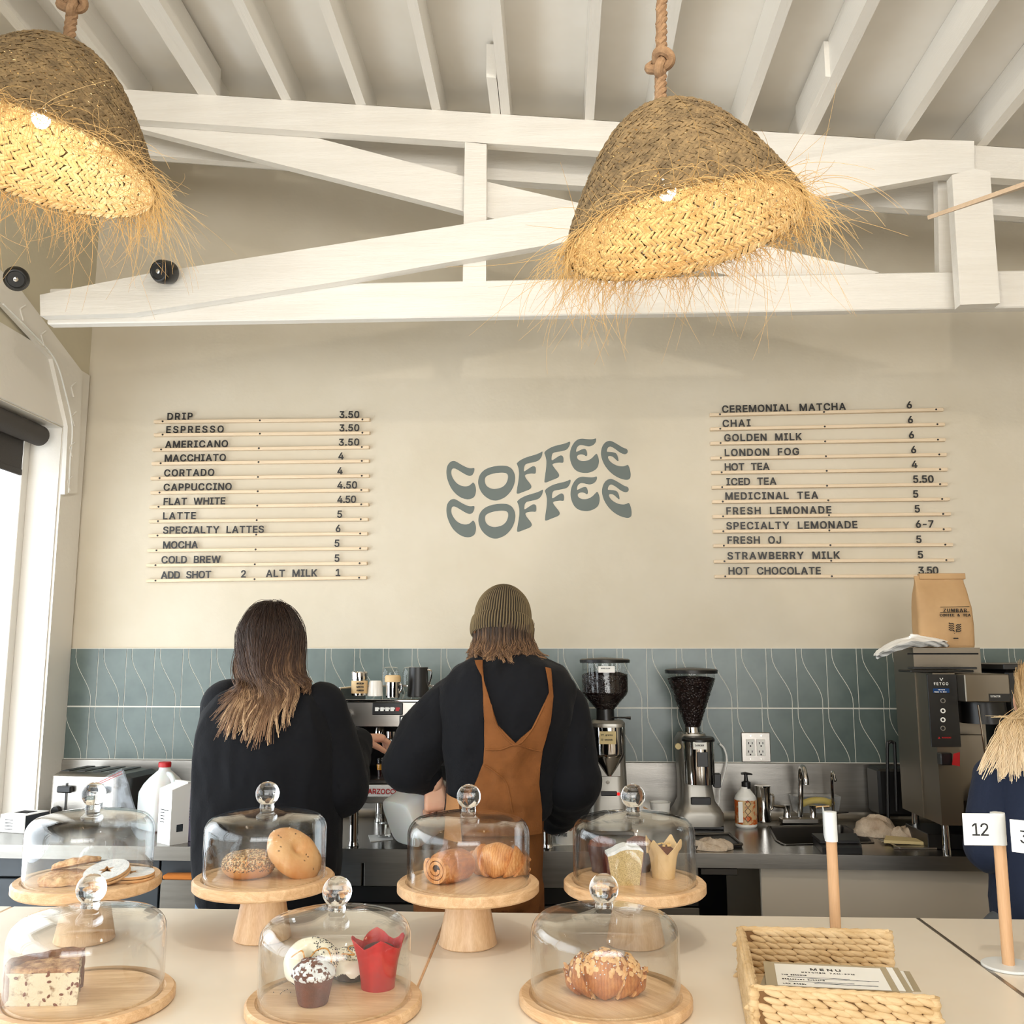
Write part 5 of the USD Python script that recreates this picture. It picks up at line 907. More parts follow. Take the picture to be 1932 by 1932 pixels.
# ---------------------------------------------------------------- basket, menus, table numbers on the service counter
M('hyacinth', (196, 164, 118), .75, col2=(218, 190, 148), scale=20, bump=.4, bscale=120, stretch=(1, 1, 3))
kbz = SC + .0005; BL, BR, FL, FR = (np.array(v[:2]) for v in (atz(1397, 1751, 1.03), atz(1676, 1757, 1.03), atz(1422, 1862, 1.03), atz(1763, 1882, 1.03)))
bk = Thing('menu_basket', 'open woven basket holding laminated menus, seen at the right front of the counter', 'basket', (*((BL + FR) / 2), SC))
def woven(a, b, seed, h=.088, rows=8, el=.033):
    r = np.random.default_rng(seed); d = b - a; Ln = np.linalg.norm(d); d = np.array([*d / Ln, 0]); nrm = np.array([d[1], -d[0], 0]); out = []
    base = trimesh.creation.icosphere(2, 1.0); rh = h / rows
    for k in range(rows):
        n = int(Ln / el * 1.55); ph = r.uniform(0, 1)
        for i in range(n + 1):
            c = (i + ph - .5 + r.uniform(-.12, .12)) / n * Ln
            if c < .006 or c > Ln - .006: continue
            for s in (-1, 1):
                m = base.copy(); m.apply_scale((el * r.uniform(.48, .56), .0056, rh * r.uniform(.47, .55))); m.apply_transform(trimesh.transformations.rotation_matrix(math.radians(r.normal(15, 3) * s), (0, 1, 0)))
                v = m.vertices; m.vertices = np.array([*a, kbz]) + d * (c + s * .008) + v[:, :1] * d + v[:, 1:2] * nrm + nrm * s * .004 + np.array([0, 0, (k + .5) * rh]) + v[:, 2:] * np.array([0, 0, 1.0]); out.append(m)
    return cat_(out)
for k, (a, b) in enumerate(((BL, BR), (FL, FR), (BL, FL))): bk.add('woven_side', woven(a, b, 50 + k), 'hyacinth', kind='stuff', smooth=60)
for a, b in ((BL, BR), (FL, FR), (BL, FL)):
    P = np.array([np.array([*(a + (b - a) * t), kbz + .0885]) for t in np.linspace(0, 1, 40)]); bk.add('rim', tube(P, .0048 + .0008 * np.sin(np.arange(40) * 2.1), 9), 'hyacinth')
M('basket_core', (126, 92, 56), .9)
for a, b in ((BL, BR), (FL, FR), (BL, FL)):
    e_ = (b - a) / np.linalg.norm(b - a); n_ = np.array([-e_[1], e_[0]]) * .0022; bk.add('core', hullpts([(*(v + s_ * n_), kbz + z) for v in (a + e_ * .004, b - e_ * .004) for s_ in (-1, 1) for z in (.002, .084)]), 'basket_core')
for v in (BR, FR, BL, FL): bk.add('corner_wrap', tube([(*v, kbz + .09 * k / 24) for k in range(25)], .0085 + .0014 * np.sin(np.arange(25) * 1.57), 10), 'hyacinth')
bk.add('base', hullpts([(*v, kbz + z) for v in (BL, BR, FL, FR) for z in (0, .006)]), 'hyacinth')
M('sleeve_tan', (172, 158, 130), .35)
def menu(lab, pts, Zs, z, text_on):
    q = Thing('menu_sheet', lab, 'menu', atz(*pts[0], z)); c = [np.array([*atz(x, y, z + dz)]) for (x, y), dz in zip(pts, Zs)]
    def qd(u0, u1, v0, v1, lift, th=.0008):
        f = lambda u, v: (c[0] * (1 - u) + c[1] * u) * (1 - v) + (c[3] * (1 - u) + c[2] * u) * v
        return hullpts([f(u, v) + (0, 0, lift + t) for u in (u0, u1) for v in (v0, v1) for t in (0, th)]), f
    q.add('sleeve', qd(0, 1, 0, 1, 0, .0012)[0], 'sleeve_tan'); pg1 = q.add('page', qd(.08, .86, .10, 1, .0014)[0], 'paper_white'); q.add('page_edge', qd(.91, .955, .04, 1, .0014)[0], 'paper_white')
    if text_on:
        f = qd(0, 1, 0, 1, 0)[1]; e1 = f(1, .5) - f(0, .5); e2 = f(.5, 0) - f(.5, 1); wd = np.linalg.norm(e1)
        for s, u, v, h, w_ in (('MENU', .34, .34, .0105, .25), ('KITCHEN 7AM-3PM', .27, .46, .0052, .38), ('THE ZEROONE', .12, .58, .0038, .18), ('BREAKFAST BURRITO', .12, .76, .0038, .3), ('LOX BAGEL', .12, .94, .0038, .16)):
            q.add('lettering', wallframe(text(s, h, wd * w_, .0005), f(u, v) + (0, 0, .0023), e1, e2), 'ink', pg1, smooth=False)
        for u0, u1, v in ((.16, .60, .65), (.3, .8, .69), (.16, .62, .83), (.34, .78, .88)): q.add('text_line', tube([f(u0, v) + (0, 0, .0024), f(u1, v) + (0, 0, .0024)], .0006, 4), 'slate_front', pg1)
menu('laminated menu sheet lower in the woven basket, edge showing at right', ((1452, 1818), (1716, 1834), (1738, 1872), (1432, 1864)), (0, 0, 0, 0), .988, False)
menu('laminated menu sheet headed MENU on top of the basket pile', ((1440, 1815), (1694, 1827), (1722, 1873), (1446, 1860)), (0, .002, 0, 0), .997, True)
M('flag_white', (226, 230, 231), .4)
def number(lab, base, s, zt, zpole, head, face, rz, pr=.0115):
    q = thing('table_number', lab, 'table number', (*base[:2], SC), rz)
    obj('base', lathe([(0, .0005), (.048, .0005), (.05, .002), (.05, .0045), (.048, .006), (0, .006)], 48), 'flag_white', q); obj('pole', lathe([(0, .006), (pr, .006), (pr, zpole), (0, zpole)], 28), 'dowel_wood', q)
    fl_ = obj('flag', cat_([lathe([(0, zt - .062), (pr + .0022, zt - .062), (pr + .0022, zt), (pr, zt + .0005), (0, zt + .0005)], 32), box(-.075, 0, -pr - .002, -pr + .0005, zt - .062, zt, .0008)]), 'flag_white', q)
    for i, ch in enumerate(s): pass
    if s: obj('numeral', sign(s, .024, (-.058, -pr - .0021, zt - .043), .032 if len(s) > 1 else None, depth=.0005, bold=False), 'ink', fl_, False)
nb = atz(1903, 1822, SC + .003); ztp = at(1890, 1533, nb[1])[2] - SC
number('white table number 12 on a wooden pole at the right of the counter', nb, '12', ztp, ztp - .05, 1, 1, 0)
nb3 = atz(2013, 1852, SC + .003); number('white table number 3 cut by the right edge of the picture', nb3, '3', ztp - .004, ztp - .05, 1, 1, -38)
nbe = np.array([at(1577, 1760, 2.18)[0], 2.18, SC]); zte = at(1567, 1527, 2.18)[2] - SC
number('white table number turned edge-on behind the woven basket', nbe, '', zte - .005, zte - .05, 1, 1, -103)
# ---------------------------------------------------------------- the three baristas
M('skin', (214, 164, 136), .55, subsurface_weight=.15, subsurface_scale=.01, col2=(204, 148, 122), scale=14)
M('black_sweat', (11, 13, 19), .9, bump=.25, bscale=160, sheen_weight=.03, col2=(9, 10, 15), scale=6, specular_ior_level=.25)
M('navy_sweat', (34, 42, 62), .9, bump=.25, bscale=160, sheen_weight=.04, specular_ior_level=.25)
M('brown_canvas', (132, 82, 40), .85, bump=.35, bscale=190, col2=(112, 68, 32), scale=7, specular_ior_level=.3)
M('tan_canvas', (176, 124, 76), .8, bump=.35, bscale=190)
M('denim', (92, 124, 158), .85, bump=.3, bscale=150); M('grey_trousers', (88, 92, 96), .85); M('shoe', (40, 38, 38), .6)
L['beanie_knit'] = usdkit.material(stage, '/World/Looks/beanie_knit', {'a': ('attribute', {'attribute': 'ribtone'}), 'r': ('rgb_ramp', {'ramp': [(.15, lin((38, 31, 24))), (.75, lin((114, 99, 72)))]}), 'p': ('principled_bsdf', {'roughness': .95})}, [('a.fac', 'r.fac'), ('r.color', 'p.base_color')], surface='p.BSDF')
def ribtone(prim, n_r, nseg=544):
    n = len(UsdGeom.Mesh(prim).GetPointsAttr().Get()); k = np.arange(n) % nseg; UsdGeom.PrimvarsAPI(prim).CreatePrimvar('ribtone', Sdf.ValueTypeNames.FloatArray, 'vertex').Set(Vt.FloatArray.FromNumpy((.5 + .5 * np.cos(n_r * k / nseg * 2 * np.pi)).astype(np.float32)))
def hairmat(name, a, b, mid, z0, z1):
    nd = {'g': ('geometry', {}), 's': ('separate_xyz', {}), 'z': ('map_range', {'from_min': z0, 'from_max': z1}), 'm': ('mapping', {'scale': (1, 1, .05)}), 'n': ('noise_texture', {'scale': 160.0, 'detail': 2.0}), 'k': ('math', {'math_type': 'multiply_add', 'value2': .9, 'value3': -.45}),
          't': ('math', {'math_type': 'add', 'use_clamp': True}), 'r': ('rgb_ramp', {'ramp': [(0, lin(a)), (.45, lin(mid)), (1, lin(b))]}), 'p': ('principled_bsdf', {'roughness': .42, 'specular_ior_level': .4})}
    L[name] = usdkit.material(stage, '/World/Looks/' + name, nd, [('g.position', 's.vector'), ('s.z', 'z.value'), ('g.position', 'm.vector'), ('m.vector', 'n.vector'), ('n.fac', 'k.value1'), ('k.value', 't.value1'), ('z.result', 't.value2'), ('t.value', 'r.fac'), ('r.color', 'p.base_color')], surface='p.BSDF')
hairmat('hair_dark', (42, 29, 24), (150, 116, 86), (74, 52, 40), 1.66, 1.30); hairmat('hair_light', (66, 47, 36), (206, 174, 136), (136, 104, 78), 1.64, 1.32); hairmat('hair_sandy', (48, 34, 25), (170, 132, 92), (92, 66, 46), 1.62, 1.46); hairmat('hair_tawny', (84, 62, 44), (212, 176, 130), (148, 112, 78), 1.62, 1.46); hairmat('hair_blond', (184, 150, 104), (248, 230, 200), (222, 194, 150), 1.55, 1.2)
M('hair_base', (42, 30, 25), .6); M('hair_base_blond', (168, 134, 90), .6)
def hand(wrist, d, n, curl, s=1.0, side=1, thumb=.5):
    """palm and five fingers; d = towards the fingertips, n = the way the palm faces, side = which way the thumb lies"""
    d = np.asarray(d, float); d /= np.linalg.norm(d); n = np.asarray(n, float); n -= d * (n @ d); n /= np.linalg.norm(n); e = np.cross(d, n) * side; w = np.asarray(wrist, float)
    P = [w + d * .012 * s + e * k * .018 * s for k in (-1, 1)] + [w + d * .082 * s + e * k * .030 * s for k in (-1, 1)]
    hnd = manifold3d.Manifold.batch_hull([man(ball(q, r * s)) for q, r in zip(P, (.016, .017, .0125, .0135))])
    for k, (off, ln) in enumerate(((-.031, .062), (-.011, .076), (.010, .080), (.031, .070))):
        p = w + d * .080 * s + e * off * s; ang = .15; pts, rr = [p], [.0098 * s]
        for f, seg in enumerate((.45, .32, .26)):
            ang += curl * (.8 if f == 0 else 1.0) * (1 - .08 * (k - 1.5)); pts.append(pts[-1] + (d * math.cos(ang) + n * math.sin(ang) + e * off * .8) * ln * seg * s); rr.append((.0092, .0084, .0074)[f] * s)
        hnd = hnd + limb(pts, rr)
    t0 = w + d * .025 * s + e * .024 * s; t1 = t0 + (d * .5 + e * .75 + n * thumb) * .034 * s; t2 = t1 + (d * .85 + e * .2 + n * thumb) * .030 * s; t3 = t2 + (d * .9 - e * .1 + n * thumb * 1.2) * .022 * s
    return (hnd + limb([t0, t1, t2, t3], [.0135 * s, .0115 * s, .0098 * s, .0082 * s])).refine_to_length(.006)
def head(c, tilt, s=1.0):
    """a head with brow, eye sockets, nose, lips, chin and ears, facing +y before tilting"""
    m = trimesh.creation.icosphere(4, 1.0); v = m.vertices; z = v[:, 2].copy(); y = v[:, 1].copy(); x = v[:, 0].copy()
    jaw = np.clip(-z, 0, 1); v[:, 0] = x * .077 * (1 - .30 * jaw ** 1.5); v[:, 1] = y * .098 * (1 - .12 * jaw) + .012 * jaw; v[:, 2] = z * .118
    front = np.clip(y, 0, 1)
    def bulge(px, pz, w, h): return h * np.exp(-(((x - px) / w) ** 2 + ((z - pz) / w) ** 2)) * (front > .2)
    v[:, 1] += bulge(0, -.22, .14, .020) + bulge(0, -.06, .10, .012) + bulge(0, -.52, .16, .007) + bulge(0, -.82, .2, .006) - bulge(-.42, .02, .18, .009) - bulge(.42, .02, .18, .009) + bulge(-.4, .2, .22, .004) + bulge(.4, .2, .22, .004)
    M_ = man(m)
    for sx in (-1, 1): M_ = M_ + man(ball((sx * .078, .0, -.012), .03, (.35, .6, 1.0)))
    R = trimesh.transformations.euler_matrix(*np.radians(tilt)); t = tri(M_); t.apply_scale(s); t.apply_transform(R); t.apply_translation(c); return t
def eyes(c, tilt, s=1.0):
    R = trimesh.transformations.euler_matrix(*np.radians(tilt)); out = []
    for sx in (-1, 1): b = ball((sx * .031, .083, .003), .0125); b.apply_scale(s); b.apply_transform(R); b.apply_translation(c); out.append(b)
    return out
def torso_rings(rows, Yc, p=2.6, n=64):
    """rows: (pixel y, left px, right px, half depth, shift in y) from top to bottom"""
    out, info = [], []
    for py, l, r, b, dy in rows:
        Y = Yc + dy; A, B = at(l, py, Y), at(r, py, Y); out.append(sellipse((A[0] + B[0]) / 2, Y, A[2], (B[0] - A[0]) / 2, b, p, n)); info.append((A[2], (A[0] + B[0]) / 2, (B[0] - A[0]) / 2, b, Y))
    return out[::-1], np.array(info[::-1])
def solid(rings): m = loft(rings); m.merge_vertices(); m.fix_normals(); return man(m)
def back_y(info, p=2.6):
    def f(x, z):
        cx, a, b, Y = (np.interp(z, info[:, 0], info[:, k]) for k in (1, 2, 3, 4)); u = np.clip(np.abs((x - cx) / a), 0, .995); return Y - b * (1 - u ** p) ** (1 / p)
    return f
def surf(m, base, lo=-.12):
    """the back of a garment as y(x, z), read from its vertices that face the room"""
    from scipy.interpolate import LinearNDInterpolator
    m.fix_normals(); k = m.vertex_normals[:, 1] < lo; v = m.vertices[k]; v = v[v[:, 1] < base(v[:, 0], v[:, 2]) + .06]; F_ = LinearNDInterpolator(v[:, [0, 2]], v[:, 1])
    def f(x, z):
        y = F_(np.c_[np.ravel(x), np.ravel(z)]); y0 = np.ravel(base(np.ravel(x), np.ravel(z))); y = np.where(np.isnan(y), y0, y); return y if np.ndim(x) else float(y[0])
    return f
def folds(m, amp, sc, seed, dirn=(1, 1, .45)):
    m.fix_normals(); n = m.vertex_normals; q = m.vertices * np.array(dirn) * sc; f = meshkit.fbm(q + 40, 3, seed); rid = 1 - np.abs(f - .5) * 4; m.vertices = m.vertices + n * (np.clip(rid, -1, 1) * amp)[:, None]; return m
def locks(n_locks, n_str, rootf, endf, seed, spread=.006, lo=.70):
    r = np.random.default_rng(seed); S = []
    for k in range(n_locks):
        path = spline(rootf(r, k), 5)
        e = r.normal(0, 1, (n_str, 3)) * spread
        for j in range(n_str):
            t = np.linspace(0, 1, len(path))[:, None]; cl = 1 - .75 * t ** 1.4 + .25 * np.clip(t - .85, 0, 1) * 6 * r.uniform(0, 1); wv = np.sin(t * r.uniform(5, 9) + r.uniform(0, 6)) * r.normal(0, .0018, 3)
            cut = r.uniform(lo, 1.0); m = max(6, int(len(path) * cut)); S.append((path + e[j] * cl + wv * t)[:m])
    return S
def legs(cx, Yc, zhip, w, fwd=0.0):
    body = limb([(cx - w * .5, Yc, zhip), (cx - w * .62, Yc + fwd, zhip * .52), (cx - w * .65, Yc, .09)], [.085, .058, .042]) + limb([(cx + w * .5, Yc, zhip), (cx + w * .62, Yc + fwd, zhip * .52), (cx + w * .65, Yc, .09)], [.085, .058, .042]) + man(ball((cx, Yc, zhip + .03), .1, (1.3, 1, 1)))
    for s in (-1, 1): body = body + limb([(cx + s * w * .65, Yc - .03, .045), (cx + s * w * .67, Yc + .15, .032)], [.04, .03])
    return body
def trousers(cx, Yc, zhip, w, infl=.022):
    return limb([(cx - w * .5, Yc, zhip), (cx - w * .62, Yc, zhip * .52), (cx - w * .65, Yc, .07)], [.085 + infl, .062 + infl, .055 + infl]) + limb([(cx + w * .5, Yc, zhip), (cx + w * .62, Yc, zhip * .52), (cx + w * .65, Yc, .07)], [.085 + infl, .062 + infl, .055 + infl]) + man(ball((cx, Yc, zhip + .03), .125, (1.3, 1, 1)))
def shoes(q, cx, Yc, w):
    for s in (-1, 1): q.add('shoe', tri(limb([(cx + s * w * .65, Yc - .04, .048), (cx + s * w * .67, Yc + .17, .040)], [.046, .038]).trim_by_plane((0, 0, 1), .003)), 'shoe')
# --- long haired barista
Y1 = 2.93
rows = [(1288, 480, 560, .055, .0), (1302, 446, 592, .085, .0), (1318, 416, 612, .11, .0), (1345, 396, 626, .13, -.005), (1385, 384, 633, .14, -.01), (1430, 377, 634, .145, -.01), (1500, 374, 634, .145, 0), (1580, 374, 634, .145, 0), (1650, 376, 634, .145, 0), (1692, 382, 630, .14, 0)]
rg1, inf1 = torso_rings(rows, Y1)
c1 = (inf1[3, 1] + inf1[5, 1]) / 2
w1 = Thing('person', 'person with long brown hair in oversized black sweatshirt at the espresso machine', 'person', (c1, Y1, 0))
sh_l, sh_r = at(432, 1335, Y1), at(604, 1335, Y1); el_r, wr_r = at(640, 1484, Y1 + .02), at(672, 1398, 3.27); el_l, wr_l = at(402, 1490, Y1 + .04), at(470, 1480, 3.22)
hd1 = head(at(512, 1222, Y1 + .015), (-14, 0, 6)); nk = at(514, 1262, Y1 + .0)
bd = limb([nk, at(515, 1300, Y1 - .01)], [.052, .058]) + limb([at(515, 1330, Y1), at(512, 1480, Y1), at(510, 1650, Y1)], [.10, .095, .11]) + limb([sh_l, at(515, 1320, Y1), sh_r], [.05, .07, .05])
bd = bd + limb([sh_r, el_r, wr_r], [.046, .037, .026]) + limb([sh_l, el_l, wr_l], [.046, .037, .026]) + legs(c1, Y1, .84, .19)
h_r = hand(at(676, 1394, 3.285), at(712, 1392, 3.31) - at(676, 1394, 3.285), (-.25, -.1, -1), .62, .95, -1); h_l = hand(wr_l, (.2, 1, 0), (0, 0, -1), .4, .95, 1)
body = soft(bd + man(hd1), .02, 6); w1.add('body', tri(man(body) + h_r + h_l) if body.is_watertight else cat_([body, tri(h_r), tri(h_l)]), 'skin', smooth=60)
sw = solid(rg1) + limb([sh_r, el_r], [.072, .078]) + limb([el_r, at(655, 1440, 3.12), at(668, 1404, 3.22)], [.078, .06, .046]) + limb([sh_l, el_l, wr_l + (0, -.03, 0)], [.070, .066, .045])
gm1 = folds(folds(soft(sw, .012, 14), .015, 5.5, 3, (1.3, 1, .35)), .004, 13, 4); w1.add('sweatshirt', gm1, 'black_sweat', smooth=70); w1.add('collar_band', tube([np.array([*sellipse(at(520, 1291, Y1)[0], Y1, at(520, 1291, Y1)[2], .075, .062, 2.2, 40)[k % 40]]) for k in range(41)], .006, 8), 'black_sweat', smooth=60)
w1.add('trousers', soft(trousers(c1, Y1, .82, .19), .02, 8), 'denim', smooth=70); shoes(w1, c1, Y1, .19)
for e in eyes(at(512, 1222, Y1 + .015), (-14, 0, 6)): w1.add('eye', e, 'white_ceramic', smooth=60)
by1 = surf(gm1, back_y(inf1)); hc = at(511, 1219, Y1 + .012)
cap = T(ball((0, 0, 0), 1, (.087, .110, .122), 4), r=(-14, 0, 6)); cap.apply_translation(hc); zk = at(511, 1262, Y1)[2]
hair_rings = [sellipse(at(x, y, Y1)[0], Y1 + .01 + dy, at(x, y, Y1)[2], W(x, w_, y, Y1) / 2, b, 2.2, 40) for x, y, w_, b, dy in ((511, 1190, 92, .09, .0), (511, 1225, 104, .10, 0), (512, 1250, 108, .095, 0), (512, 1280, 100, .09, 0), (512, 1300, 84, .07, 0))]
w1.add('hair_volume', cat_([cap.slice_plane((hc[0], hc[1] + .035, hc[2]), (0, -1, .25), cap=False), loft(hair_rings[::-1])]), 'hair_base', smooth=60)
def root1(r, k):
    u = r.uniform(-1, 1); a = u * 2.0; part = hc + (.010, -.01, .120); P = [part + (.01 * u + r.normal(0, .006), r.normal(0, .012), 0)]
    for th in (.45, .9, 1.35): P.append(hc + np.array([(.093 + r.normal(0, .002)) * math.sin(th) * math.sin(a), -.116 * math.sin(th) * math.cos(a), .127 * math.cos(th)]))
    px1 = 512 + 56 * np.sin(a) * min(1, abs(a) / 1.2) if abs(a) < 1.57 else 512 + 56 * np.sign(a); q = at(px1 + r.normal(0, 3), 1266, Y1); q[1] = Y1 - .012 - .105 * max(math.cos(a), -.3) - .01; P.append(q)
    if u > .55: pe, ye = 560 + 14 * r.uniform(), r.uniform(1292, 1312)
    else:
        f = (u + 1) / 1.55; pe = 395 + 150 * f ** .8 + r.normal(0, 14); ye = 1312 + r.uniform(0, 1) * (112 - 40 * abs(f - .55))
    for f in (.28, .62, 1.0):
        px, py = px1 + (pe - px1) * f ** 1.2, 1284 + (ye - 1284) * f; q = at(px, py, Y1 - .15); q[1] = by1(q[0], min(q[2], inf1[-1, 0] - .02)) - .016 - r.uniform(0, .010); P.append(q)
    return P
S = locks(150, 26, root1, None, 5, .0075); curves('hair', S, .0011, 'hair_dark', w1.p); S2 = locks(60, 22, root1, None, 15, .005); curves('hair_highlights', S2, .0011, 'hair_light', w1.p)
for c_ in list(w1.p.GetChildren())[-2:]:
    a = UsdGeom.BasisCurves(c_).GetPointsAttr(); a.Set(Vt.Vec3fArray.FromNumpy((np.array(a.Get()) - w1.o).astype(np.float32)))
# --- barista in overalls
Y2 = 2.92
rows = [(1238, 918, 1006, .06, .01), (1250, 896, 1032, .085, .0), (1266, 862, 1066, .11, .0), (1295, 842, 1082, .13, -.01), (1340, 838, 1078, .145, -.015), (1400, 838, 1066, .145, -.01), (1450, 844, 1050, .14, 0), (1500, 850, 1036, .14, .01), (1530, 850, 1030, .135, .015)]
rg2, inf2 = torso_rings(rows, Y2); c2 = (at(838, 1560, Y2)[0] + at(1022, 1560, Y2)[0]) / 2
w2 = Thing('person', 'person in brown overalls and ribbed beanie, seen from behind, holding a milk jug', 'person', (c2, Y2, 0))
sl, sr = at(862, 1322, Y2), at(1058, 1326, Y2); el2, wl2 = at(772, 1446, Y2 - .02), at(818, 1476, 2.915); er2, wr2 = at(1078, 1470, Y2 - .01), at(1050, 1540, 3.20)
ht2 = at(948, 1186, Y2 + .02); hd2 = head(ht2, (-16, 0, -4), 1.04)
bd = limb([at(952, 1225, Y2 + .01), at(955, 1262, Y2)], [.058, .066]) + limb([at(955, 1300, Y2), at(945, 1440, Y2), at(930, 1590, Y2)], [.115, .105, .11]) + limb([sl, at(955, 1300, Y2), sr], [.055, .08, .055]) + limb([sl, el2, wl2], [.052, .042, .030]) + limb([sr, er2, wr2], [.052, .042, .030]) + legs(c2 - .04, Y2, .83, .15)
hl = hand(wl2 + (.0, 0, 0), at(823, 1518, 2.905) - wl2, (-.35, 1, .1), .7, .88, 1); hr = hand(wr2, (-.1, 1, -.1), (0, 0, -1), .5, 1.0, -1)
body = soft(bd + man(hd2), .02, 6); w2.add('body', tri(man(body) + hl + hr) if body.is_watertight else cat_([body, tri(hl), tri(hr)]), 'skin', smooth=60)
for e in eyes(ht2, (-16, 0, -4), 1.04): w2.add('eye', e, 'white_ceramic', smooth=60)
sw = solid(rg2) + limb([sl, at(812, 1386, Y2 - .02), el2], [.066, .078, .066]) + limb([el2, at(794, 1456, 2.92), at(808, 1464, 2.92)], [.066, .050, .036]) + limb([sr, at(1072, 1400, Y2 - .015), er2], [.060, .066, .066]) + limb([er2, at(1066, 1512, 3.06), wr2 - (0, .03, 0)], [.074, .062, .045])
gm2 = folds(folds(soft(sw, .012, 14), .017, 5.5, 7, (1.2, 1, .6)), .005, 13, 8); w2.add('sweatshirt', gm2, 'black_sweat', smooth=70)
by2 = surf(gm2, back_y(inf2))
PP = [(893, 1246), (910, 1275), (914, 1310), (917, 1360), (917, 1400), (914, 1436), (906, 1458), (893, 1488), (868, 1515), (846, 1540), (846, 1575), (1022, 1575), (1022, 1530), (1017, 1480), (1019, 1447), (1024, 1414), (1039, 1360), (1044, 1314), (1042, 1290), (1039, 1262), (1029, 1259), (1034, 1284), (1036, 1306), (1028, 1325), (1004, 1373), (974, 1399), (941, 1366), (928, 1325), (914, 1284), (908, 1246)]
def drape(pxs, th, off, by=by2, Yr=Y2 - .13, size=.014):
    pg = Polygon([tuple(at(x, y, Yr)[[0, 2]]) for x, y in pxs]).buffer(0); m = extr(pg, th); v, f = trimesh.remesh.subdivide_to_size(m.vertices, m.faces, size); x, z = v[:, 0], v[:, 1]
    return trimesh.Trimesh(np.stack([x, by(x, np.clip(z, inf2[0, 0], inf2[-1, 0])) - off - v[:, 2], z], 1), f, process=False)
ov = drape(PP, .006, .005); ov.merge_vertices(); w2.add('overalls_back', folds(ov, .0016, 16, 5), 'brown_canvas', smooth=50)
for k, line in enumerate((((918, 1410), (945, 1411), (974, 1402), (1000, 1411), (1022, 1416)), ((916, 1440), (940, 1456), (958, 1478), (968, 1530)), ((929, 1328), (941, 1368), (974, 1402), (1003, 1376), (1027, 1330)))):
    P = spline([at(x, y, Y2 - .13) for x, y in line], 8); P[:, 1] = by2(P[:, 0], np.clip(P[:, 2], inf2[0, 0], inf2[-1, 0])) - .0125; w2.add('seam', tube(P, .0026, 6), 'brown_canvas', smooth=60)
zh = at(930, 1600, Y2)[2]
hp_ = [sellipse(at(x, y, Y2)[0], Y2 + .01, at(x, y, Y2)[2], W(x, w_, y, Y2) / 2, b, 2.4, 56) for x, y, w_, b in ((918, 1700, 196, .145), (926, 1650, 190, .15), (930, 1600, 186, .15), (932, 1560, 182, .148), (934, 1525, 184, .142), (936, 1500, 176, .135))]
w2.add('trousers', folds(soft(solid(hp_) + trousers(c2 - .04, Y2, .86, .16, .026), .016, 10), .004, 12, 9), 'brown_canvas', smooth=70); shoes(w2, c2 - .04, Y2, .16)
pk = [(838, 1502), (866, 1508), (872, 1590), (832, 1590)]; w2.add('side_pocket', drape(pk, .004, .013), 'tan_canvas', smooth=50, label='lighter tan worn hip pocket')
NR = 68; prof = [(0, .124), (.018, .121), (.045, .107), (.070, .080), (.084, .045), (.088, .006)]; pf = spline(prof, 6)
def ribbed(pf, n_r, amp, nseg=544):
    a = np.arange(nseg) / nseg * 2 * np.pi; rib = 1 + amp * np.cos(n_r * a); return loft([np.stack([max(r, 1e-4) * (1 + (rib - 1) * min(1, r / .03)) * np.cos(a), max(r, 1e-4) * (1 + (rib - 1) * min(1, r / .03)) * np.sin(a) * 1.12, np.full(nseg, z)], 1) for r, z in pf])
bt_ = at(948, 1173, Y2 + .018); tl = (-15, 3, 0)
ribtone(w2.add('beanie', T(ribbed(pf, NR, .026), bt_ + (0, 0, -.004), tl), 'beanie_knit', smooth=True), NR); cuffp = [(.086, .012), (.092, .010), (.096, -.008), (.0965, -.028), (.093, -.042), (.088, -.044)]
ribtone(w2.add('beanie_cuff', T(ribbed(spline(cuffp, 4), NR, .028), bt_ + (0, 0, -.004), tl), 'beanie_knit', smooth=True), NR); w2.add('leather_tag', T(box(-.012, .012, -.001, .001, -.016, .016, .0008), at(895, 1185, Y2 - .03), (0, 0, -72)), 'brown_canvas')
hc2 = at(950, 1190, Y2 + .015)
def root2(r, k):
    u = r.uniform(-1, 1); a = u * 1.75; s0 = hc2 + np.array([.082 * math.sin(a), -.100 * math.cos(a), .0]); P = [s0 + (0, 0, .015), s0 + (0, -.004, -.025)]
    ln = r.uniform(.03, .085) * (1.15 if abs(u) > .55 else .8); out = .02 * r.uniform(0, 1) + (.02 if u > .55 else 0); P.append(s0 + (.012 * math.sin(a) * 1.2, -.010, -.03 - ln * .55)); P.append(s0 + ((.5 * out) * math.sin(a) + r.normal(0, .012), -.012 - out * .4 * math.cos(a), -.03 - ln)); P.append(P[-1] + (out * math.sin(a) * .8 + r.normal(0, .004), -.006, -.008)); return P
w2.add('hair_volume', loft([sellipse(hc2[0], hc2[1] + .02, hc2[2] + z, a_, b_, 2.2, 40) for z, a_, b_ in ((-.085, .062, .08), (-.05, .076, .096), (-.02, .084, .106), (.02, .084, .108))]), 'hair_base', smooth=60)
S = locks(90, 26, root2, None, 25, .0055); curves('hair', S[::2], .0011, 'hair_sandy', w2.p); curves('hair_highlights', S[1::2], .0011, 'hair_tawny', w2.p)
for c_ in list(w2.p.GetChildren())[-2:]:
    a = UsdGeom.BasisCurves(c_).GetPointsAttr(); a.Set(Vt.Vec3fArray.FromNumpy((np.array(a.Get()) - w2.o).astype(np.float32)))
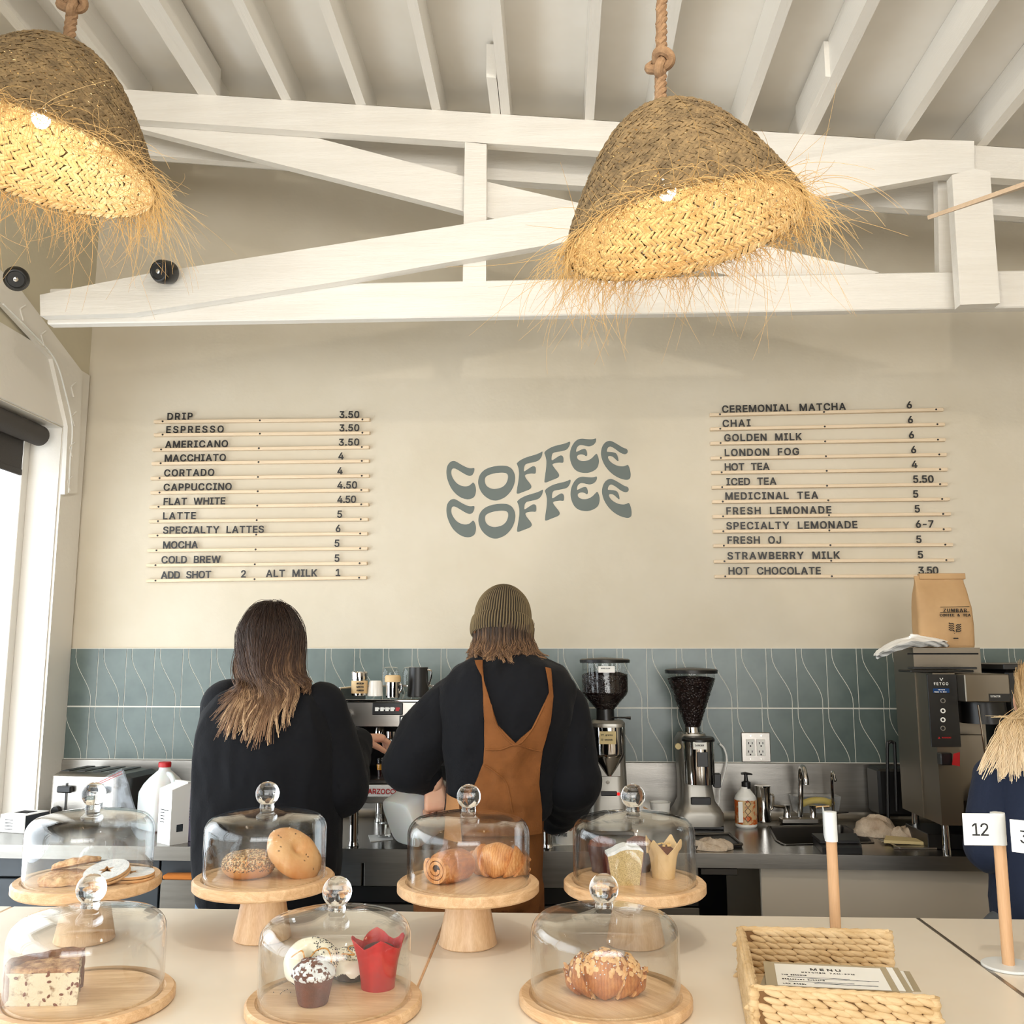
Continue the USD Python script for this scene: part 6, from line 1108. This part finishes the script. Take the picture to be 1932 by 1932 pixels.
# --- blond barista at the right edge
Y3 = 2.72
rows = [(1400, 1920, 2010, .055, 0), (1425, 1890, 2045, .09, 0), (1450, 1872, 2068, .115, 0), (1490, 1866, 2076, .125, 0), (1560, 1876, 2070, .13, 0), (1640, 1882, 2070, .13, 0), (1740, 1884, 2072, .135, 0), (1790, 1886, 2070, .13, 0)]
rg3, inf3 = torso_rings(rows, Y3); c3 = inf3[3, 1]
w3 = Thing('person', 'person with blond ponytail in a navy sweatshirt, cut by the right edge', 'person', (c3, Y3, 0))
s3l, s3r = at(1884, 1470, Y3), at(2060, 1470, Y3); e3, h3 = at(1862, 1598, Y3 + .0), at(1925, 1640, 2.98); e3r, h3r = at(2085, 1600, Y3 + .02), at(2030, 1590, 3.0)
h3c = at(1978, 1318, Y3 + .03); hd3 = head(h3c, (-10, 0, -25))
bd = limb([at(1970, 1365, Y3 + .01), at(1968, 1420, Y3)], [.050, .056]) + limb([at(1968, 1460, Y3), at(1972, 1600, Y3), at(1976, 1760, Y3)], [.10, .09, .105]) + limb([s3l, at(1968, 1450, Y3), s3r], [.048, .07, .048]) + limb([s3l, e3, h3], [.044, .036, .026]) + limb([s3r, e3r, h3r], [.044, .036, .026]) + legs(c3, Y3, .80, .18)
h1_ = hand(h3, (.3, 1, .1), (0, 0, -1), .5, .95, 1); h2_ = hand(h3r, (-.3, 1, .1), (0, 0, -1), .5, .95, -1)
body = soft(bd + man(hd3), .02, 6); w3.add('body', tri(man(body) + h1_ + h2_) if body.is_watertight else cat_([body, tri(h1_), tri(h2_)]), 'skin', smooth=60)
for e in eyes(h3c, (-10, 0, -25)): w3.add('eye', e, 'white_ceramic', smooth=60)
sw = solid(rg3) + limb([s3l, e3], [.062, .060]) + limb([e3, h3 - (0, .05, 0)], [.060, .042]) + limb([s3r, e3r, h3r - (0, .05, 0)], [.062, .060, .042])
w3.add('sweatshirt', folds(soft(sw, .014, 12), .006, 11, 13), 'navy_sweat', smooth=70); w3.add('trousers', soft(trousers(c3, Y3, .78, .18), .02, 8), 'grey_trousers', smooth=70); shoes(w3, c3, Y3, .18)
cap = T(ball((0, 0, 0), 1, (.086, .108, .122), 4), h3c + (0, -.004, .006), (-10, 0, -25)); w3.add('hair_volume', cap.slice_plane((h3c[0] + .02, h3c[1] + .04, h3c[2]), (-.3, -1, .3), cap=False), 'hair_base_blond', smooth=60)
tie = at(1934, 1352, Y3 - .09)
def root3(r, k):
    if k < 34:      # scalp strands gathered to the tie
        a, th = r.uniform(-2.2, 1.0), r.uniform(.3, 1.5); q = h3c + np.array([.089 * math.sin(th) * math.sin(a), -.112 * math.sin(th) * math.cos(a), .126 * math.cos(th)]); md = (q + tie) / 2; dv = md - h3c; md = h3c + dv / np.linalg.norm(dv) * max(np.linalg.norm(dv), .108); return [q, md, tie + r.normal(0, .006, 3)]
    u = r.uniform(0, 1); ex, ey = (1842 + 50 * r.uniform(), 1448 + 30 * r.uniform()) if u < .45 else (1885 + 60 * r.uniform(), 1452 + 28 * r.uniform()); e = at(ex, ey, Y3 - .15); m1 = at(1915 - 20 * (u < .45) + r.normal(0, 5), 1376 + r.normal(0, 5), Y3 - .14); m2 = at(ex + (22 if u < .45 else 0) + r.normal(0, 4), ey - 42, Y3 - .15); return [tie + r.normal(0, .008, 3), m1, m2, e]
S = locks(90, 26, root3, None, 35, .0065, .55); curves('hair', S, .0011, 'hair_blond', w3.p)
S = [spline([tie + r_ * (1, 1, 0) for r_ in np.random.default_rng(k).normal(0, .03, (4, 3)) + np.array([[0, 0, .0], [-.015, -.02, .05], [0, -.02, .11], [.03, 0, .14]])], 5) for k in range(60)]; curves('loose_hair', S, .0009, 'hair_blond', w3.p)
for c_ in list(w3.p.GetChildren())[-2:]:
    a = UsdGeom.BasisCurves(c_).GetPointsAttr(); a.Set(Vt.Vec3fArray.FromNumpy((np.array(a.Get()) - w3.o).astype(np.float32)))
